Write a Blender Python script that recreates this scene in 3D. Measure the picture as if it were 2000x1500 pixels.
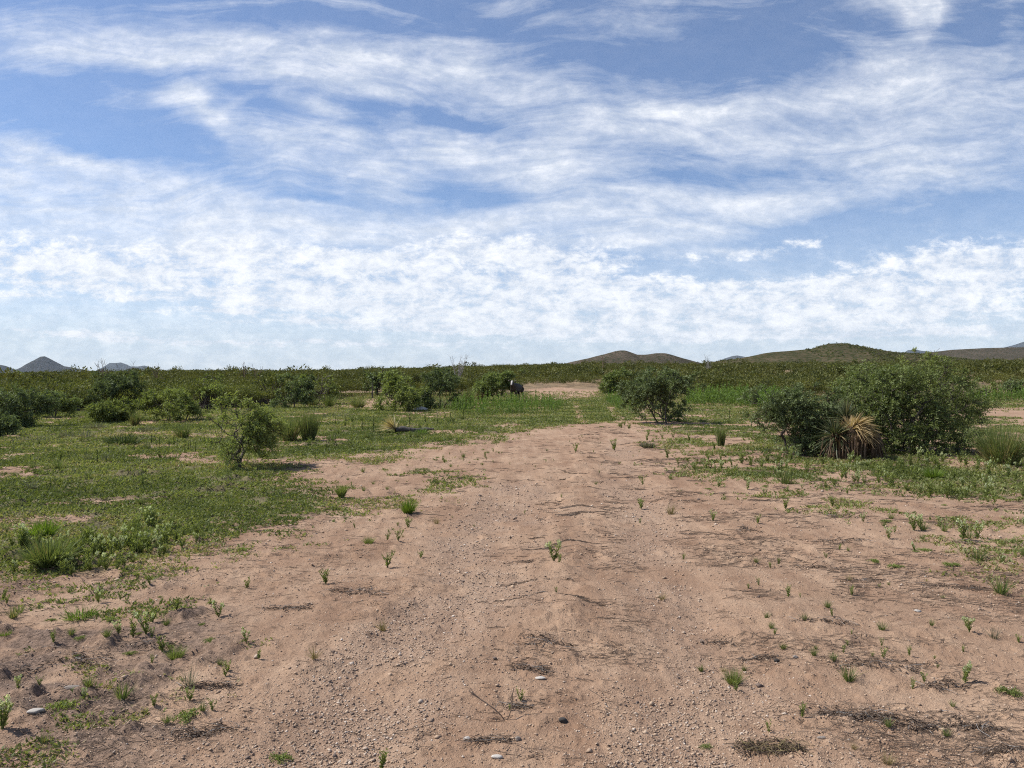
import bpy, math, random
import numpy as np
from mathutils import Vector, Matrix, Euler

for o in list(bpy.data.objects):
    bpy.data.objects.remove(o)
SC = bpy.context.scene
COL = SC.collection
R = math.radians

# ------------------------------------------------------------------ camera
F = 1502.0            # focal length in pixels of the 2000 px wide photograph
EYE = 1.65
PITCH = math.atan(12.0 / F)
cam_d = bpy.data.cameras.new('camera')
cam_d.sensor_width = 36.0
cam_d.lens = F / 2000.0 * 36.0
cam_d.clip_start = 0.05
cam_d.clip_end = 200000.0
cam = bpy.data.objects.new('camera', cam_d)
COL.objects.link(cam)
cam.location = (0, 0, EYE)
cam.rotation_euler = (R(90) - PITCH, 0, 0)
SC.camera = cam

# ------------------------------------------------------------------ light
SUN_EL, SUN_AZ = R(50), R(-80)      # azimuth from +Y towards +X : the sun stands to the left, a little ahead
sdir = Vector((math.cos(SUN_EL) * math.sin(SUN_AZ), math.cos(SUN_EL) * math.cos(SUN_AZ), math.sin(SUN_EL)))
sun_d = bpy.data.lights.new('sun', 'SUN')
sun_d.energy = 5.0
sun_d.angle = R(0.6)
sun_d.color = (1.0, 0.95, 0.88)
sun = bpy.data.objects.new('sun', sun_d)
COL.objects.link(sun)
sun.location = (0, 0, 30)
sun.rotation_euler = (-sdir).to_track_quat('-Z', 'Y').to_euler()

SC.view_settings.view_transform = 'Standard'
SC.view_settings.look = 'None'
SC.view_settings.exposure = 0.36
SC.view_settings.gamma = 1.0
SC.view_settings.use_curve_mapping = False
SC.cycles.max_bounces = 6
SC.cycles.transparent_max_bounces = 4
SC.cycles.use_denoising = False
SC.cycles.filter_width = 1.1
SC.cycles.sample_clamp_indirect = 4.0


class NT:
    """short hand for building node trees"""
    def __init__(s, tree):
        s.t = tree
        s.n = tree.nodes
        s.l = tree.links

    def put(s, sock, v):
        if hasattr(v, 'is_output'):
            s.l.new(v, sock)
        elif v is not None:
            sock.default_value = v

    def node(s, kind, **kw):
        n = s.n.new(kind)
        for k, v in kw.items():
            setattr(n, k, v)
        return n

    def math(s, op, a, b=None, c=None, clamp=False):
        n = s.node('ShaderNodeMath', operation=op, use_clamp=clamp)
        for i, v in enumerate((a, b, c)):
            if v is not None:
                s.put(n.inputs[i], v)
        return n.outputs[0]

    def vmath(s, op, a, b=None, scale=None):
        n = s.node('ShaderNodeVectorMath', operation=op)
        s.put(n.inputs[0], a)
        if b is not None:
            s.put(n.inputs[1], b)
        if scale is not None:
            s.put(n.inputs[3], scale)
        return n.outputs['Value'] if op in ('DOT_PRODUCT', 'LENGTH') else n.outputs[0]

    def mapping(s, vec, loc=(0, 0, 0), rot=(0, 0, 0), scale=(1, 1, 1), kind='POINT'):
        n = s.node('ShaderNodeMapping', vector_type=kind)
        s.put(n.inputs[0], vec)
        n.inputs[1].default_value = loc
        n.inputs[2].default_value = rot
        n.inputs[3].default_value = scale
        return n.outputs[0]

    def noise(s, vec, scale, detail=3.0, rough=0.5, dist=0.0, out=0, dims='3D'):
        n = s.node('ShaderNodeTexNoise', noise_dimensions=dims)
        s.put(n.inputs['Vector'], vec)
        n.inputs['Scale'].default_value = scale
        n.inputs['Detail'].default_value = detail
        n.inputs['Roughness'].default_value = rough
        n.inputs['Distortion'].default_value = dist
        return n.outputs[out]

    def ramp(s, f, lo, hi, a=0.0, b=1.0):
        n = s.node('ShaderNodeMapRange', interpolation_type='SMOOTHSTEP')
        s.put(n.inputs[0], f)
        n.inputs[1].default_value = lo
        n.inputs[2].default_value = hi
        n.inputs[3].default_value = a
        n.inputs[4].default_value = b
        return n.outputs[0]

    def mix(s, f, a, b, blend='MIX'):
        n = s.node('ShaderNodeMix', data_type='RGBA', blend_type=blend)
        s.put(n.inputs[0], f)
        for i, v in ((6, a), (7, b)):
            if isinstance(v, tuple) and len(v) == 3:
                v = (*v, 1.0)
            s.put(n.inputs[i], v)
        return n.outputs[2]


# ------------------------------------------------------------------ sky
W = bpy.data.worlds.new('World')
SC.world = W
W.use_nodes = True
wt = NT(W.node_tree)
wt.n.clear()
geo = wt.node('ShaderNodeTexCoord').outputs['Generated']
sky = wt.node('ShaderNodeTexSky', sky_type='NISHITA', sun_disc=False)
sky.sun_elevation = SUN_EL
sky.sun_rotation = SUN_AZ
sky.altitude = 1300.0
sky.air_density = 1.0
sky.dust_density = 1.2
sky.ozone_density = 1.3
SKY_K = 0.088
sx = wt.node('ShaderNodeSeparateXYZ')
wt.put(sx.inputs[0], geo)
X, Y, Z = sx.outputs
ya = wt.math('MAXIMUM', wt.math('ABSOLUTE', Y), 0.08)
zc = wt.math('MAXIMUM', Z, 0.0)
comb = wt.node('ShaderNodeCombineXYZ')
wt.put(comb.inputs[0], wt.math('DIVIDE', X, ya))
wt.put(comb.inputs[1], wt.math('DIVIDE', zc, ya))
uv = comb.outputs[0]                               # direction as slope right / slope up
zp = wt.math('ADD', zc, 0.035)
comb2 = wt.node('ShaderNodeCombineXYZ')
wt.put(comb2.inputs[0], wt.math('DIVIDE', X, zp))
wt.put(comb2.inputs[1], wt.math('DIVIDE', Y, zp))
pl = comb2.outputs[0]                              # the flat cloud layer overhead

def blobs(coord, lst):
    acc = None
    for (px, py, a, b, ang, k) in lst:
        m = wt.mapping(coord, loc=((px - 1000) / F, (738 - py) / F, 0), rot=(0, 0, -R(ang)),
                       scale=(a * 1.1 / F, b * 0.95 / F, 1), kind='TEXTURE')
        r2 = wt.vmath('DOT_PRODUCT', m, m)
        e = wt.math('POWER', 0.3679, r2)
        acc = wt.math('MULTIPLY', e, k) if acc is None else wt.math('MULTIPLY_ADD', e, k, acc)
    return acc

def warp(coord, scale, amt, sc=(1, 1, 1)):
    m = wt.mapping(coord, scale=sc)
    n = wt.noise(m, scale, 3.0, 0.6, out=1)
    c = wt.vmath('SUBTRACT', n, (0.5, 0.5, 0.5))
    c = wt.vmath('MULTIPLY', c, amt)
    return wt.vmath('ADD', coord, c)

CIRRUS = [
    (120, 105, 260, 40, 2, .75), (420, 112, 260, 42, 6, .85), (700, 155, 260, 46, 11, 1.0), (980, 188, 230, 42, 5, .9),
    (330, 60, 420, 38, 3, .30), (830, 100, 330, 55, 9, .42), (1150, 150, 180, 60, 0, .3),
    (365, 192, 60, 30, 25, .9), (425, 235, 80, 18, 48, .6), (470, 215, 50, 14, -35, .45), (500, 262, 80, 16, 8, .5),
    (630, 215, 62, 26, 12, .85), (545, 195, 34, 22, 0, .4), (230, 165, 50, 12, 20, .35), (110, 145, 90, 12, 12, .3),
    (80, 310, 200, 40, 14, .8), (330, 352, 260, 26, 12, .8), (180, 375, 260, 36, 10, .8), (600, 300, 170, 40, 14, .7),
    (710, 352, 130, 42, 20, .85), (480, 400, 330, 26, 5, .7), (650, 270, 130, 20, 6, .4), (480, 335, 110, 30, 10, .5),
    (850, 295, 130, 40, 0, .5), (980, 310, 160, 45, 0, .6), (1090, 300, 60, 60, 0, .3),
    (1330, 265, 210, 32, 4, .75), (1480, 310, 330, 40, 0, .5), (1720, 285, 360, 50, -3, .42), (1900, 235, 260, 70, -6, .5),
    (1730, 200, 380, 40, -5, .42), (1900, 150, 240, 45, -4, .42), (1500, 215, 250, 24, -4, .4), (1250, 225, 200, 24, 0, .4),
    (1240, 388, 210, 34, 6, .95), (1080, 390, 150, 36, 0, .5), (1270, 462, 210, 22, -2, .8), (1330, 440, 160, 20, -4, .5),
    (1420, 482, 80, 9, 0, .8), (1500, 500, 160, 14, 3, .45), (1720, 370, 360, 34, -3, .5), (1500, 400, 250, 34, 0, .45),
    (1790, 412, 70, 8, 0, .4), (1715, 5, 100, 32, 22, 1.1), (1805, 30, 60, 34, -52, 1.0), (1975, 40, 30, 70, 20, .5),
    (1180, 50, 240, 50, 0, .35), (1600, 110, 260, 50, 12, .4), (1700, 85, 200, 20, -25, .25), (1030, 20, 160, 30, 15, .25),
    (150, 425, 420, 60, 3, .85), (620, 450, 400, 40, 3, .7), (1000, 440, 260, 40, 0, .65), (1450, 350, 500, 60, 0, .25), (150, 460, 500, 40, 2, .5),
    (130, 225, 220, 36, 8, -0.58), (330, 300, 160, 18, 16, -0.36), (850, 232, 260, 18, 8, -0.54), (600, 165, 120, 14, 8, -0.22), (520, 190, 30, 30, 0, -0.22), (880, 385, 110, 30, 5, -0.43), (620, 393, 150, 11, 8, -0.36),
    (1330, 110, 260, 46, 4, -0.40), (1500, 60, 90, 40, 0, -0.22), (1930, 90, 80, 24, 0, -0.29), (1650, 440, 360, 20, -5, -0.50), (1000, 85, 200, 18, 5, -0.25), (1250, 345, 150, 14, 0, -0.25), (1700, 330, 300, 8, -2, -0.18), (250, 60, 200, 14, 0, -0.18),
    (870, 60, 250, 14, 0, -0.14), (1100, 230, 130, 14, 8, -0.29), (450, 440, 160, 8, 6, -0.22),
]
LOWC = [
    (1380, 530, 180, 18, 0, -0.60), (430, 530, 90, 8, 3, -0.60), (620, 545, 60, 5, 0, -0.40), (150, 610, 250, 18, 0, -0.40), (1950, 620, 200, 10, 0, -0.20),
    (120, 490, 360, 34, 2, 1.00), (150, 530, 340, 30, 2, 1.00), (400, 565, 380, 26, 4, 0.95), (600, 515, 180, 30, 3, 0.80), (760, 540, 300, 44, 2, 0.95),
    (980, 560, 340, 56, 3, 0.95), (880, 610, 360, 32.5, 3, 1.00), (1160, 575, 250, 56, 3, 0.85), (1350, 600, 250, 45, 0, 1.00),
    (1640, 565, 190, 30, -4, 0.80), (1800, 540, 240, 44, -6, 0.90), (1970, 510, 190, 50, -7, 0.90), (1800, 600, 300, 35, 0, 1.00), (1560, 610, 200, 30, 0, 0.95),
    (1130, 642, 260, 11.25, 1, 1.00), (900, 648, 200, 10, 1, 0.80), (30, 577, 70, 8, 2, 0.80), (140, 649, 150, 7.5, 2, 1.00), (440, 606, 80, 8.75, 2, 1.00), (280, 608, 60, 6.25, 2, 0.88), (300, 584, 120, 8, 3, 0.60),
    (1450, 490, 180, 14, -5, 0.60), (1740, 618, 60, 7.5, 0, 1.00), (1500, 645, 300, 15, 0, 0.72), (1000, 490, 260, 32, 2, 0.70), (1480, 620, 120, 20, 0, 0.72), (1850, 645, 200, 10, 0, 0.64), (500, 668, 300, 6.25, 0, 0.72), (800, 675, 260, 6.25, 1, 0.64), (250, 662, 160, 5, 2, 0.64), (1250, 665, 260, 7.5, 0, 0.72), (1650, 655, 200, 10, -1, 0.80), (620, 630, 220, 11.25, 2, 0.80), (60, 610, 120, 6.25, 2, 0.64),
]
w1 = warp(uv, 2.6, (0.08, 0.05, 0))
w2 = warp(w1, 9.0, (0.045, 0.026, 0), (1.0, 2.0, 1))
w3 = warp(w2, 40.0, (0.014, 0.010, 0), (1.0, 1.0, 1))
cov1 = blobs(w3, CIRRUS)
cov2 = blobs(warp(warp(uv, 9.0, (0.06, 0.02, 0), (1, 2.5, 1)), 50.0, (0.02, 0.012, 0)), LOWC)
# combed fibres, dragged along the wind, over softer billows
wf = warp(uv, 1.8, (0.22, 0.16, 0))
fib = wt.noise(wt.mapping(wf, rot=(0, 0, R(10)), scale=(1.0, 6.0, 1)), 3.2, 12.0, 0.655, 0.6)
bil = wt.noise(wt.mapping(w1, rot=(0, 0, R(-30)), scale=(1.0, 2.6, 1)), 8.0, 11.0, 0.64, 1.5)
f = wt.math('ADD', wt.math('MULTIPLY', fib, 0.74), wt.math('MULTIPLY', bil, 0.26))
c1 = wt.math('ADD', wt.math('MINIMUM', wt.math('MULTIPLY', cov1, 0.86), 0.9), wt.math('MULTIPLY_ADD', f, 4.0, -2.06))
dens1 = wt.math('POWER', wt.math('MULTIPLY_ADD', c1, 0.74, 0.0, clamp=True), 1.1)
# small heaps low over the horizon
puff = wt.noise(warp(pl, 0.9, (0.8, 0.8, 0)), 1.5, 8.0, 0.64, 0.2)
puff2 = wt.noise(wt.mapping(uv, scale=(1, 1.8, 1)), 24.0, 10.0, 0.73, 0.2)
pf = wt.math('ADD', wt.math('MULTIPLY', puff, 0.35), wt.math('MULTIPLY', puff2, 0.65))
c2 = wt.math('ADD', wt.math('MINIMUM', wt.math('MULTIPLY', cov2, 0.85), 1.0), wt.math('MULTIPLY_ADD', pf, 5.2, -2.72))
dens2 = wt.math('MULTIPLY', wt.ramp(c2, 0.10, 1.0), wt.ramp(cov2, 0.03, 0.30))
veil = wt.ramp(Z, 0.0, 0.24, 0.66, 0.08)
d1 = wt.math('MULTIPLY', dens1, 0.92)
d2 = wt.math('MULTIPLY', dens2, 0.90)
inv = wt.math('MULTIPLY', wt.math('SUBTRACT', 1.0, d1), wt.math('SUBTRACT', 1.0, d2))
inv = wt.math('MULTIPLY', inv, wt.math('SUBTRACT', 1.0, veil))
dens = wt.math('SUBTRACT', 1.0, inv)
skyc = wt.vmath('MULTIPLY', sky.outputs[0], (SKY_K * 0.80, SKY_K * 0.96, SKY_K * 1.17))
tone = wt.mix(wt.ramp(puff2, 0.35, 0.7), (0.60, 0.645, 0.72), (0.90, 0.905, 0.92))
cc = wt.mix(dens, skyc, tone)
bg = wt.node('ShaderNodeBackground')
wt.put(bg.inputs[0], cc)
bg.inputs[1].default_value = 1.0
wo = wt.node('ShaderNodeOutputWorld')
wt.l.new(bg.outputs[0], wo.inputs[0])

# ------------------------------------------------------------------ numeric noise and terrain
def _hash(ix, iy, seed):
    h = (ix.astype(np.int64) * 374761393 + iy.astype(np.int64) * 668265263 + seed * 1442695041) & 0xffffffff
    h = ((h ^ (h >> 13)) * 1274126177) & 0xffffffff
    h = h ^ (h >> 16)
    return (h & 0xffff).astype(np.float64) / 65535.0

def vn(x, y, seed=0):
    x = np.asarray(x, float); y = np.asarray(y, float)
    ix = np.floor(x); iy = np.floor(y)
    fx = x - ix; fy = y - iy
    fx = fx * fx * fx * (fx * (fx * 6 - 15) + 10); fy = fy * fy * fy * (fy * (fy * 6 - 15) + 10)
    a = _hash(ix, iy, seed); b = _hash(ix + 1, iy, seed); c = _hash(ix, iy + 1, seed); d = _hash(ix + 1, iy + 1, seed)
    return (a * (1 - fx) + b * fx) * (1 - fy) + (c * (1 - fx) + d * fx) * fy

def fbm(x, y, seed=0, oct=4, gain=0.5):
    s = 0.0; a = 1.0; t = 0.0
    for i in range(oct):
        s = s + a * vn(x * 2 ** i + 17.3 * i, y * 2 ** i - 9.1 * i, seed + i * 7)
        t += a; a *= gain
    return s / t          # 0..1

def sstep(a, b, x):
    t = np.clip((x - a) / (b - a), 0, 1)
    return t * t * (3 - 2 * t)

def rise(x, y):
    d = np.sqrt(x * x + y * y)
    s = np.clip(x / np.maximum(np.abs(y), 1e-3), -1.2, 1.2)
    top = 2.7 + np.where(s < 0, 2.5, 3.3) * s + 0.9 * np.exp(-(s / 0.35) ** 2) + 0.25 * np.sin(s * 9)
    t = np.clip((d - 55) / 165.0, 0, 1)
    z = top * (0.35 * t + 0.65 * t * t * (3 - 2 * t))
    z = z * (1 - 0.9 * sstep(280, 700, d)) * (y > 0)
    return z

def base_h(x, y):
    x = np.asarray(x, float); y = np.asarray(y, float)
    d = np.sqrt(x * x + y * y)
    return (fbm(x * 0.21, y * 0.21, 3, 3) - 0.5) * 0.10 * sstep(0.5, 5, d) + (fbm(x * 0.02, y * 0.02, 5, 3) - 0.5) * 1.0 * sstep(40, 110, d) + rise(x, y)

_cp, _sp = math.cos(PITCH), math.sin(PITCH)
def ray(px, py):
    u = (px - 1000.0) / F; v = -(py - 750.0) / F
    return np.array([u, _cp + v * _sp, v * _cp - _sp])

def at(px, py):
    """point on the ground seen at a pixel of the photograph"""
    r = ray(px, py)
    t = 2.0
    prev = 2.0
    while t < 400:
        p = np.array([0, 0, EYE]) + r * t
        if p[2] <= float(base_h(p[0], p[1])):
            lo, hi = prev, t
            for _ in range(30):
                m = (lo + hi) / 2
                p = np.array([0, 0, EYE]) + r * m
                if p[2] <= float(base_h(p[0], p[1])): hi = m
                else: lo = m
            return float(p[0]), float(p[1])
        prev = t
        t *= 1.02
    p = r * 400
    return float(p[0]), float(p[1])

def poly(pts):
    return np.array([at(*p) for p in pts])

def sdist(P, x, y):
    """signed distance (positive inside) to a polygon"""
    x = np.asarray(x, float); y = np.asarray(y, float)
    d2 = np.full(x.shape, 1e18); inside = np.zeros(x.shape, bool)
    n = len(P)
    for i in range(n):
        ax, ay = P[i]; bx, by = P[(i + 1) % n]
        ex, ey = bx - ax, by - ay
        L = ex * ex + ey * ey + 1e-12
        t = np.clip(((x - ax) * ex + (y - ay) * ey) / L, 0, 1)
        d2 = np.minimum(d2, (x - ax - t * ex) ** 2 + (y - ay - t * ey) ** 2)
        if ay != by:
            c = ((ay > y) != (by > y)) & (x < (bx - ax) * (y - ay) / (by - ay) + ax)
            inside ^= c
    d = np.sqrt(d2)
    return np.where(inside, d, -d)

def ldist(P, x, y):
    d2 = np.full(np.shape(x), 1e18)
    for i in range(len(P) - 1):
        ax, ay = P[i]; bx, by = P[i + 1]
        ex, ey = bx - ax, by - ay
        L = ex * ex + ey * ey + 1e-12
        t = np.clip(((x - ax) * ex + (y - ay) * ey) / L, 0, 1)
        d2 = np.minimum(d2, (x - ax - t * ex) ** 2 + (y - ay - t * ey) ** 2)
    return np.sqrt(d2)

P_FIELD = poly([(-900, 1150), (-300, 1150), (0, 1130), (250, 1125), (330, 1090), (430, 1052), (520, 1028), (640, 1003), (690, 978),
                (560, 940), (640, 897), (800, 877), (960, 862), (990, 845), (1100, 832), (1130, 826), (1120, 790), (1010, 790), (850, 788), (690, 797),
                (560, 790), (300, 790), (0, 790), (-900, 790)])
P_MIX = poly([(560, 940), (640, 897), (800, 882), (880, 900), (930, 940), (860, 985), (760, 1010), (560, 1070), (450, 1090), (430, 1052), (640, 1003), (690, 978)])
P_CROSS = poly([(990, 842), (1060, 833), (1215, 828), (1250, 800), (1240, 782), (1175, 776), (1080, 784)])
P_RIGHT = poly([(1222, 826), (1262, 870), (1300, 905), (1320, 935), (1500, 950), (1700, 965), (2000, 1010), (2700, 1040), (2900, 800), (2000, 816), (1890, 812),
                (1880, 796), (1480, 790), (1340, 790), (1240, 782)])
P_LEAFY = poly([(1560, 915), (1700, 925), (1800, 965), (1970, 985), (2100, 975), (2100, 920), (1900, 912), (1760, 908)])
P_RFRINGE = poly([(1300, 905), (1320, 960), (1500, 985), (1700, 1030), (1800, 1090), (2100, 1180), (2700, 1100), (2700, 1030), (2000, 1000), (1700, 955)])
P_BL = poly([(-500, 1560), (-500, 1150), (0, 1130), (300, 1130), (480, 1180), (500, 1260), (440, 1340), (460, 1420), (350, 1480), (200, 1560)])
P_TRACK = poly([(880, 1700), (690, 1500), (300, 1500), (420, 1300), (560, 1120), (760, 1000), (900, 930), (960, 880), (1000, 850), (1110, 832), (1215, 828), (1262, 870), (1300, 925),
                (1390, 1000), (1500, 1120), (1620, 1300), (1760, 1500), (1900, 1700)])
P_BACK = poly([(1020, 786), (1090, 782), (1172, 776), (1165, 762), (1090, 757), (1030, 760)])
P_LB = poly([(705, 792), (770, 790), (840, 784), (835, 776), (760, 775), (700, 780)])
P_RB = poly([(1885, 811), (2000, 814), (2300, 814), (2300, 798), (2000, 797), (1890, 797)])
LANE_L = poly([(1000, 950), (960, 1040), (900, 1150), (800, 1250), (720, 1350), (620, 1480), (560, 1560)])
LANE_R = poly([(1215, 860), (1235, 950), (1280, 1080), (1330, 1200), (1370, 1330), (1390, 1560)])
RIPPLE = poly([(1150, 835), (1145, 900), (1130, 980), (1110, 1060), (1090, 1150), (1080, 1240)])
RUT_A = poly([(1122, 786), (1128, 800), (1140, 832)])
RUT_B = poly([(1190, 795), (1205, 812), (1228, 835)])

def masks(x, y):
    """cover (how green), gravel and dark soil at ground points"""
    d = np.sqrt(x * x + y * y)
    n = fbm(x * 0.9, y * 0.9, 11, 4) - 0.5
    n2 = fbm(x * 3.1, y * 3.1, 21, 3) - 0.5
    wob = n * 1.6 * np.clip(d / 14, 0.35, 2.0) + n2 * 0.6
    g = 0.95 * sstep(-0.9, 1.3, sdist(P_FIELD, x, y) + wob)
    # bald spots in the field
    bald = sstep(0.56, 0.68, fbm(x * 0.55 + 40, y * 0.8 + 7, 31, 4))
    g = g * (1 - 0.75 * bald)
    g = np.maximum(g, 0.42 * sstep(-0.3, 0.6, sdist(P_MIX, x, y) + wob * 0.7) * sstep(0.42, 0.62, fbm(x * 1.1, y * 1.5, 41, 3)))
    g = np.maximum(g, 0.9 * sstep(-0.4, 0.8, sdist(P_CROSS, x, y) + wob))
    g = np.maximum(g, 0.75 * sstep(-0.3, 1.6, sdist(P_RIGHT, x, y) + wob) * sstep(0.34, 0.56, fbm(x * 0.9, y * 0.9, 51, 4)))
    g = np.maximum(g, 0.9 * sstep(-0.3, 0.5, sdist(P_LEAFY, x, y) + wob * 0.6))
    g = np.maximum(g, 0.40 * sstep(-0.5, 0.8, sdist(P_RFRINGE, x, y) + wob * 0.8) * sstep(0.48, 0.66, fbm(x * 1.6, y * 1.6, 61, 3)))
    g = np.maximum(g, 0.30 * sstep(-0.2, 0.5, sdist(P_BL, x, y) + wob * 0.5) * sstep(0.50, 0.68, fbm(x * 2.0, y * 2.0, 71, 3)))
    far = 0.62 * sstep(40, 52, d + n * 12)
    g = np.maximum(g, far)
    for P, k in ((P_BACK, 0.66), (P_LB, 0.8), (P_RB, 0.8)):
        g = g * (1 - k * sstep(-0.5, 1.2, sdist(P, x, y) + wob * 0.6))
    for L in (RUT_A, RUT_B):
        g = g * (1 - 0.62 * sstep(0.42, 0.10, ldist(L, x, y) + np.abs(n) * 0.4))
    gv = np.maximum(sstep(0.75, 0.1, ldist(LANE_L, x, y) + n * 0.9), 0.85 * sstep(0.6, 0.1, ldist(LANE_R, x, y) + n * 0.7))
    gv = gv * sstep(0.35, 0.62, fbm(x * 1.7, y * 1.7, 81, 3) + 0.12)
    dk = sstep(-0.2, 0.5, sdist(P_BL, x, y) + wob * 0.6) * sstep(0.44, 0.58, fbm(x * 1.5, y * 1.9, 91, 4))
    dk = np.maximum(dk, 0.7 * sstep(0.57, 0.66, fbm(x * 0.8 + 9, y * 1.3 + 3, 93, 4)) * sstep(0.3, 0.7, g))
    return np.clip(g, 0, 1), np.clip(gv, 0, 1), np.clip(dk, 0, 1)

def micro(x, y, m=None):
    d = np.sqrt(x * x + y * y)
    near = sstep(45, 18, d)
    g, gv, dk = m if m is not None else masks(x, y)
    a = (fbm(x * 1.6, y * 1.6, 101, 3) - 0.5) * 0.034 - 0.022 * np.maximum(sstep(0.45, 0.1, ldist(LANE_L, x, y)), sstep(0.45, 0.1, ldist(LANE_R, x, y)))
    b = (fbm(x * 6.0, y * 6.0, 103, 3) - 0.5) * 0.014
    c = (fbm(x * 22.0, y * 22.0, 105, 2) - 0.5) * (0.012 + 0.006 * gv + 0.022 * dk + 0.012 * g)
    c = c + sstep(0.60, 0.72, fbm(x * 9.0, y * 13.0, 121, 3)) * 0.014 * sstep(0.45, 0.6, fbm(x * 0.8, y * 0.8, 123, 2)) * (1 - gv)
    # crusted clods on the rough left corner and hummocks in the field
    e = sstep(0.58, 0.75, fbm(x * 4.0, y * 5.5, 107, 3)) * (0.05 * dk + 0.06 * g * sstep(0.5, 0.65, fbm(x * .6, y * .6, 109, 2)))
    # wash ripples down the middle of the track : short steps across it
    rp = ldist(RIPPLE, x, y)
    ph = y * 2.05 + (fbm(x * 1.3, y * 0.9, 111, 3) - 0.5) * 2.6
    saw = ph - np.floor(ph)
    saw = np.where(saw < 0.8, saw / 0.8, (1 - saw) / 0.2)
    rr = saw * 0.048 * sstep(0.36, 0.12, rp + (n_(x, y) - 0.5) * 0.25) * sstep(0.35, 0.6, fbm(x * 1.1, y * 1.6, 113, 2) + .1)
    # little drift ledges on the open sand to the right
    ph2 = y * 1.5 + x * 0.15 + (fbm(x * 0.8, y * 1.4, 115, 3) - 0.5) * 4.0
    s2 = ph2 - np.floor(ph2)
    s2 = np.where(s2 < 0.88, s2 / 0.88, (1 - s2) / 0.12)
    r2 = s2 * 0.030 * sstep(0.50, 0.62, fbm(x * 1.2, y * 2.0, 117, 3)) * (1 - g)
    return (a + b + c + e + rr + r2) * near

def n_(x, y):
    return vn(x * 2.3, y * 2.3, 119)

def gz(x, y):
    x = np.asarray(x, float); y = np.asarray(y, float)
    return base_h(x, y) + micro(x, y)

def gzf(x, y):
    return float(gz(np.array([x]), np.array([y]))[0])

# ------------------------------------------------------------------ mesh helpers
class MB:
    def __init__(s):
        s.v = []; s.f = []; s.t = []; s.m = []; s.tm = []; s.a = []; s.n = 0

    def add(s, verts, quads=None, tris=None, a=None, mat=0):
        verts = np.asarray(verts, np.float32).reshape(-1, 3)
        if quads is not None and len(quads):
            q = np.asarray(quads, np.int64) + s.n
            s.f.append(q); s.m.append(np.full(len(q), mat, np.int32))
        if tris is not None and len(tris):
            t = np.asarray(tris, np.int64) + s.n
            s.t.append(t); s.tm.append(np.full(len(t), mat, np.int32))
        s.v.append(verts)
        if a is None: a = np.full(len(verts), 0.5)
        s.a.append(np.broadcast_to(np.asarray(a, np.float32), (len(verts),)))
        s.n += len(verts)
        return s

    def mesh(s, name, mats, smooth=False):
        me = bpy.data.meshes.new(name)
        v = np.concatenate(s.v) if s.v else np.zeros((0, 3), np.float32)
        q = np.concatenate(s.f) if s.f else np.zeros((0, 4), np.int64)
        t = np.concatenate(s.t) if s.t else np.zeros((0, 3), np.int64)
        me.vertices.add(len(v)); me.vertices.foreach_set('co', v.ravel())
        loops = np.concatenate([q.ravel(), t.ravel()]).astype(np.int32)
        me.loops.add(len(loops)); me.loops.foreach_set('vertex_index', loops)
        me.polygons.add(len(q) + len(t))
        st = np.concatenate([np.arange(len(q)) * 4, len(q) * 4 + np.arange(len(t)) * 3]).astype(np.int32)
        me.polygons.foreach_set('loop_start', st)
        mi = np.concatenate([*(s.m or [np.zeros(0, np.int32)]), *(s.tm or [np.zeros(0, np.int32)])]).astype(np.int32)
        me.polygons.foreach_set('material_index', mi)
        if smooth:
            me.polygons.foreach_set('use_smooth', np.ones(len(q) + len(t), bool))
        at_ = me.attributes.new('v', 'FLOAT', 'POINT')
        at_.data.foreach_set('value', np.concatenate(s.a).astype(np.float32))
        for m in (mats if isinstance(mats, (list, tuple)) else [mats]):
            me.materials.append(m)
        me.update(calc_edges=True)
        return me

def link(name, me, parent=None, loc=None, rotz=0.0, scale=None):
    o = bpy.data.objects.new(name, me)
    COL.objects.link(o)
    if parent is not None: o.parent = parent
    if loc is not None: o.location = loc
    o.rotation_euler = (0, 0, rotz)
    if scale is not None: o.scale = (scale, scale, scale) if np.isscalar(scale) else scale
    return o

def tag(o, label=None, cat=None, group=None, kind=None):
    if label: o['label'] = label
    if cat: o['category'] = cat
    if group: o['group'] = group
    if kind: o['kind'] = kind
    return o

def norm(a):
    return a / np.maximum(np.linalg.norm(a, axis=-1, keepdims=True), 1e-9)

def frames(d):
    up = np.where(np.abs(d[:, 2:3]) > 0.9, np.array([[1.0, 0, 0]]), np.array([[0, 0, 1.0]]))
    a = norm(np.cross(d, up)); b = np.cross(d, a)
    return a, b

def tubes(mb, p0, p1, r0, r1, sides=5, a=0.5, mat=0):
    p0 = np.asarray(p0, float); p1 = np.asarray(p1, float); E = len(p0)
    if E == 0: return
    d = norm(p1 - p0); A, B = frames(d)
    th = np.arange(sides) * 2 * math.pi / sides
    ring = A[:, None, :] * np.cos(th)[None, :, None] + B[:, None, :] * np.sin(th)[None, :, None]
    r0 = np.broadcast_to(np.asarray(r0, float), (E,)); r1 = np.broadcast_to(np.asarray(r1, float), (E,))
    v0 = p0[:, None] + ring * r0[:, None, None]; v1 = p1[:, None] + ring * r1[:, None, None]
    V = np.concatenate([v0, v1], 1).reshape(-1, 3)
    i = np.arange(sides); j = (i + 1) % sides
    q = np.stack([i, j, j + sides, i + sides], 1)
    Q = (np.arange(E)[:, None, None] * (2 * sides) + q[None]).reshape(-1, 4)
    av = np.repeat(np.broadcast_to(np.asarray(a, float), (E,)), 2 * sides)
    mb.add(V, Q, a=av, mat=mat)

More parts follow.
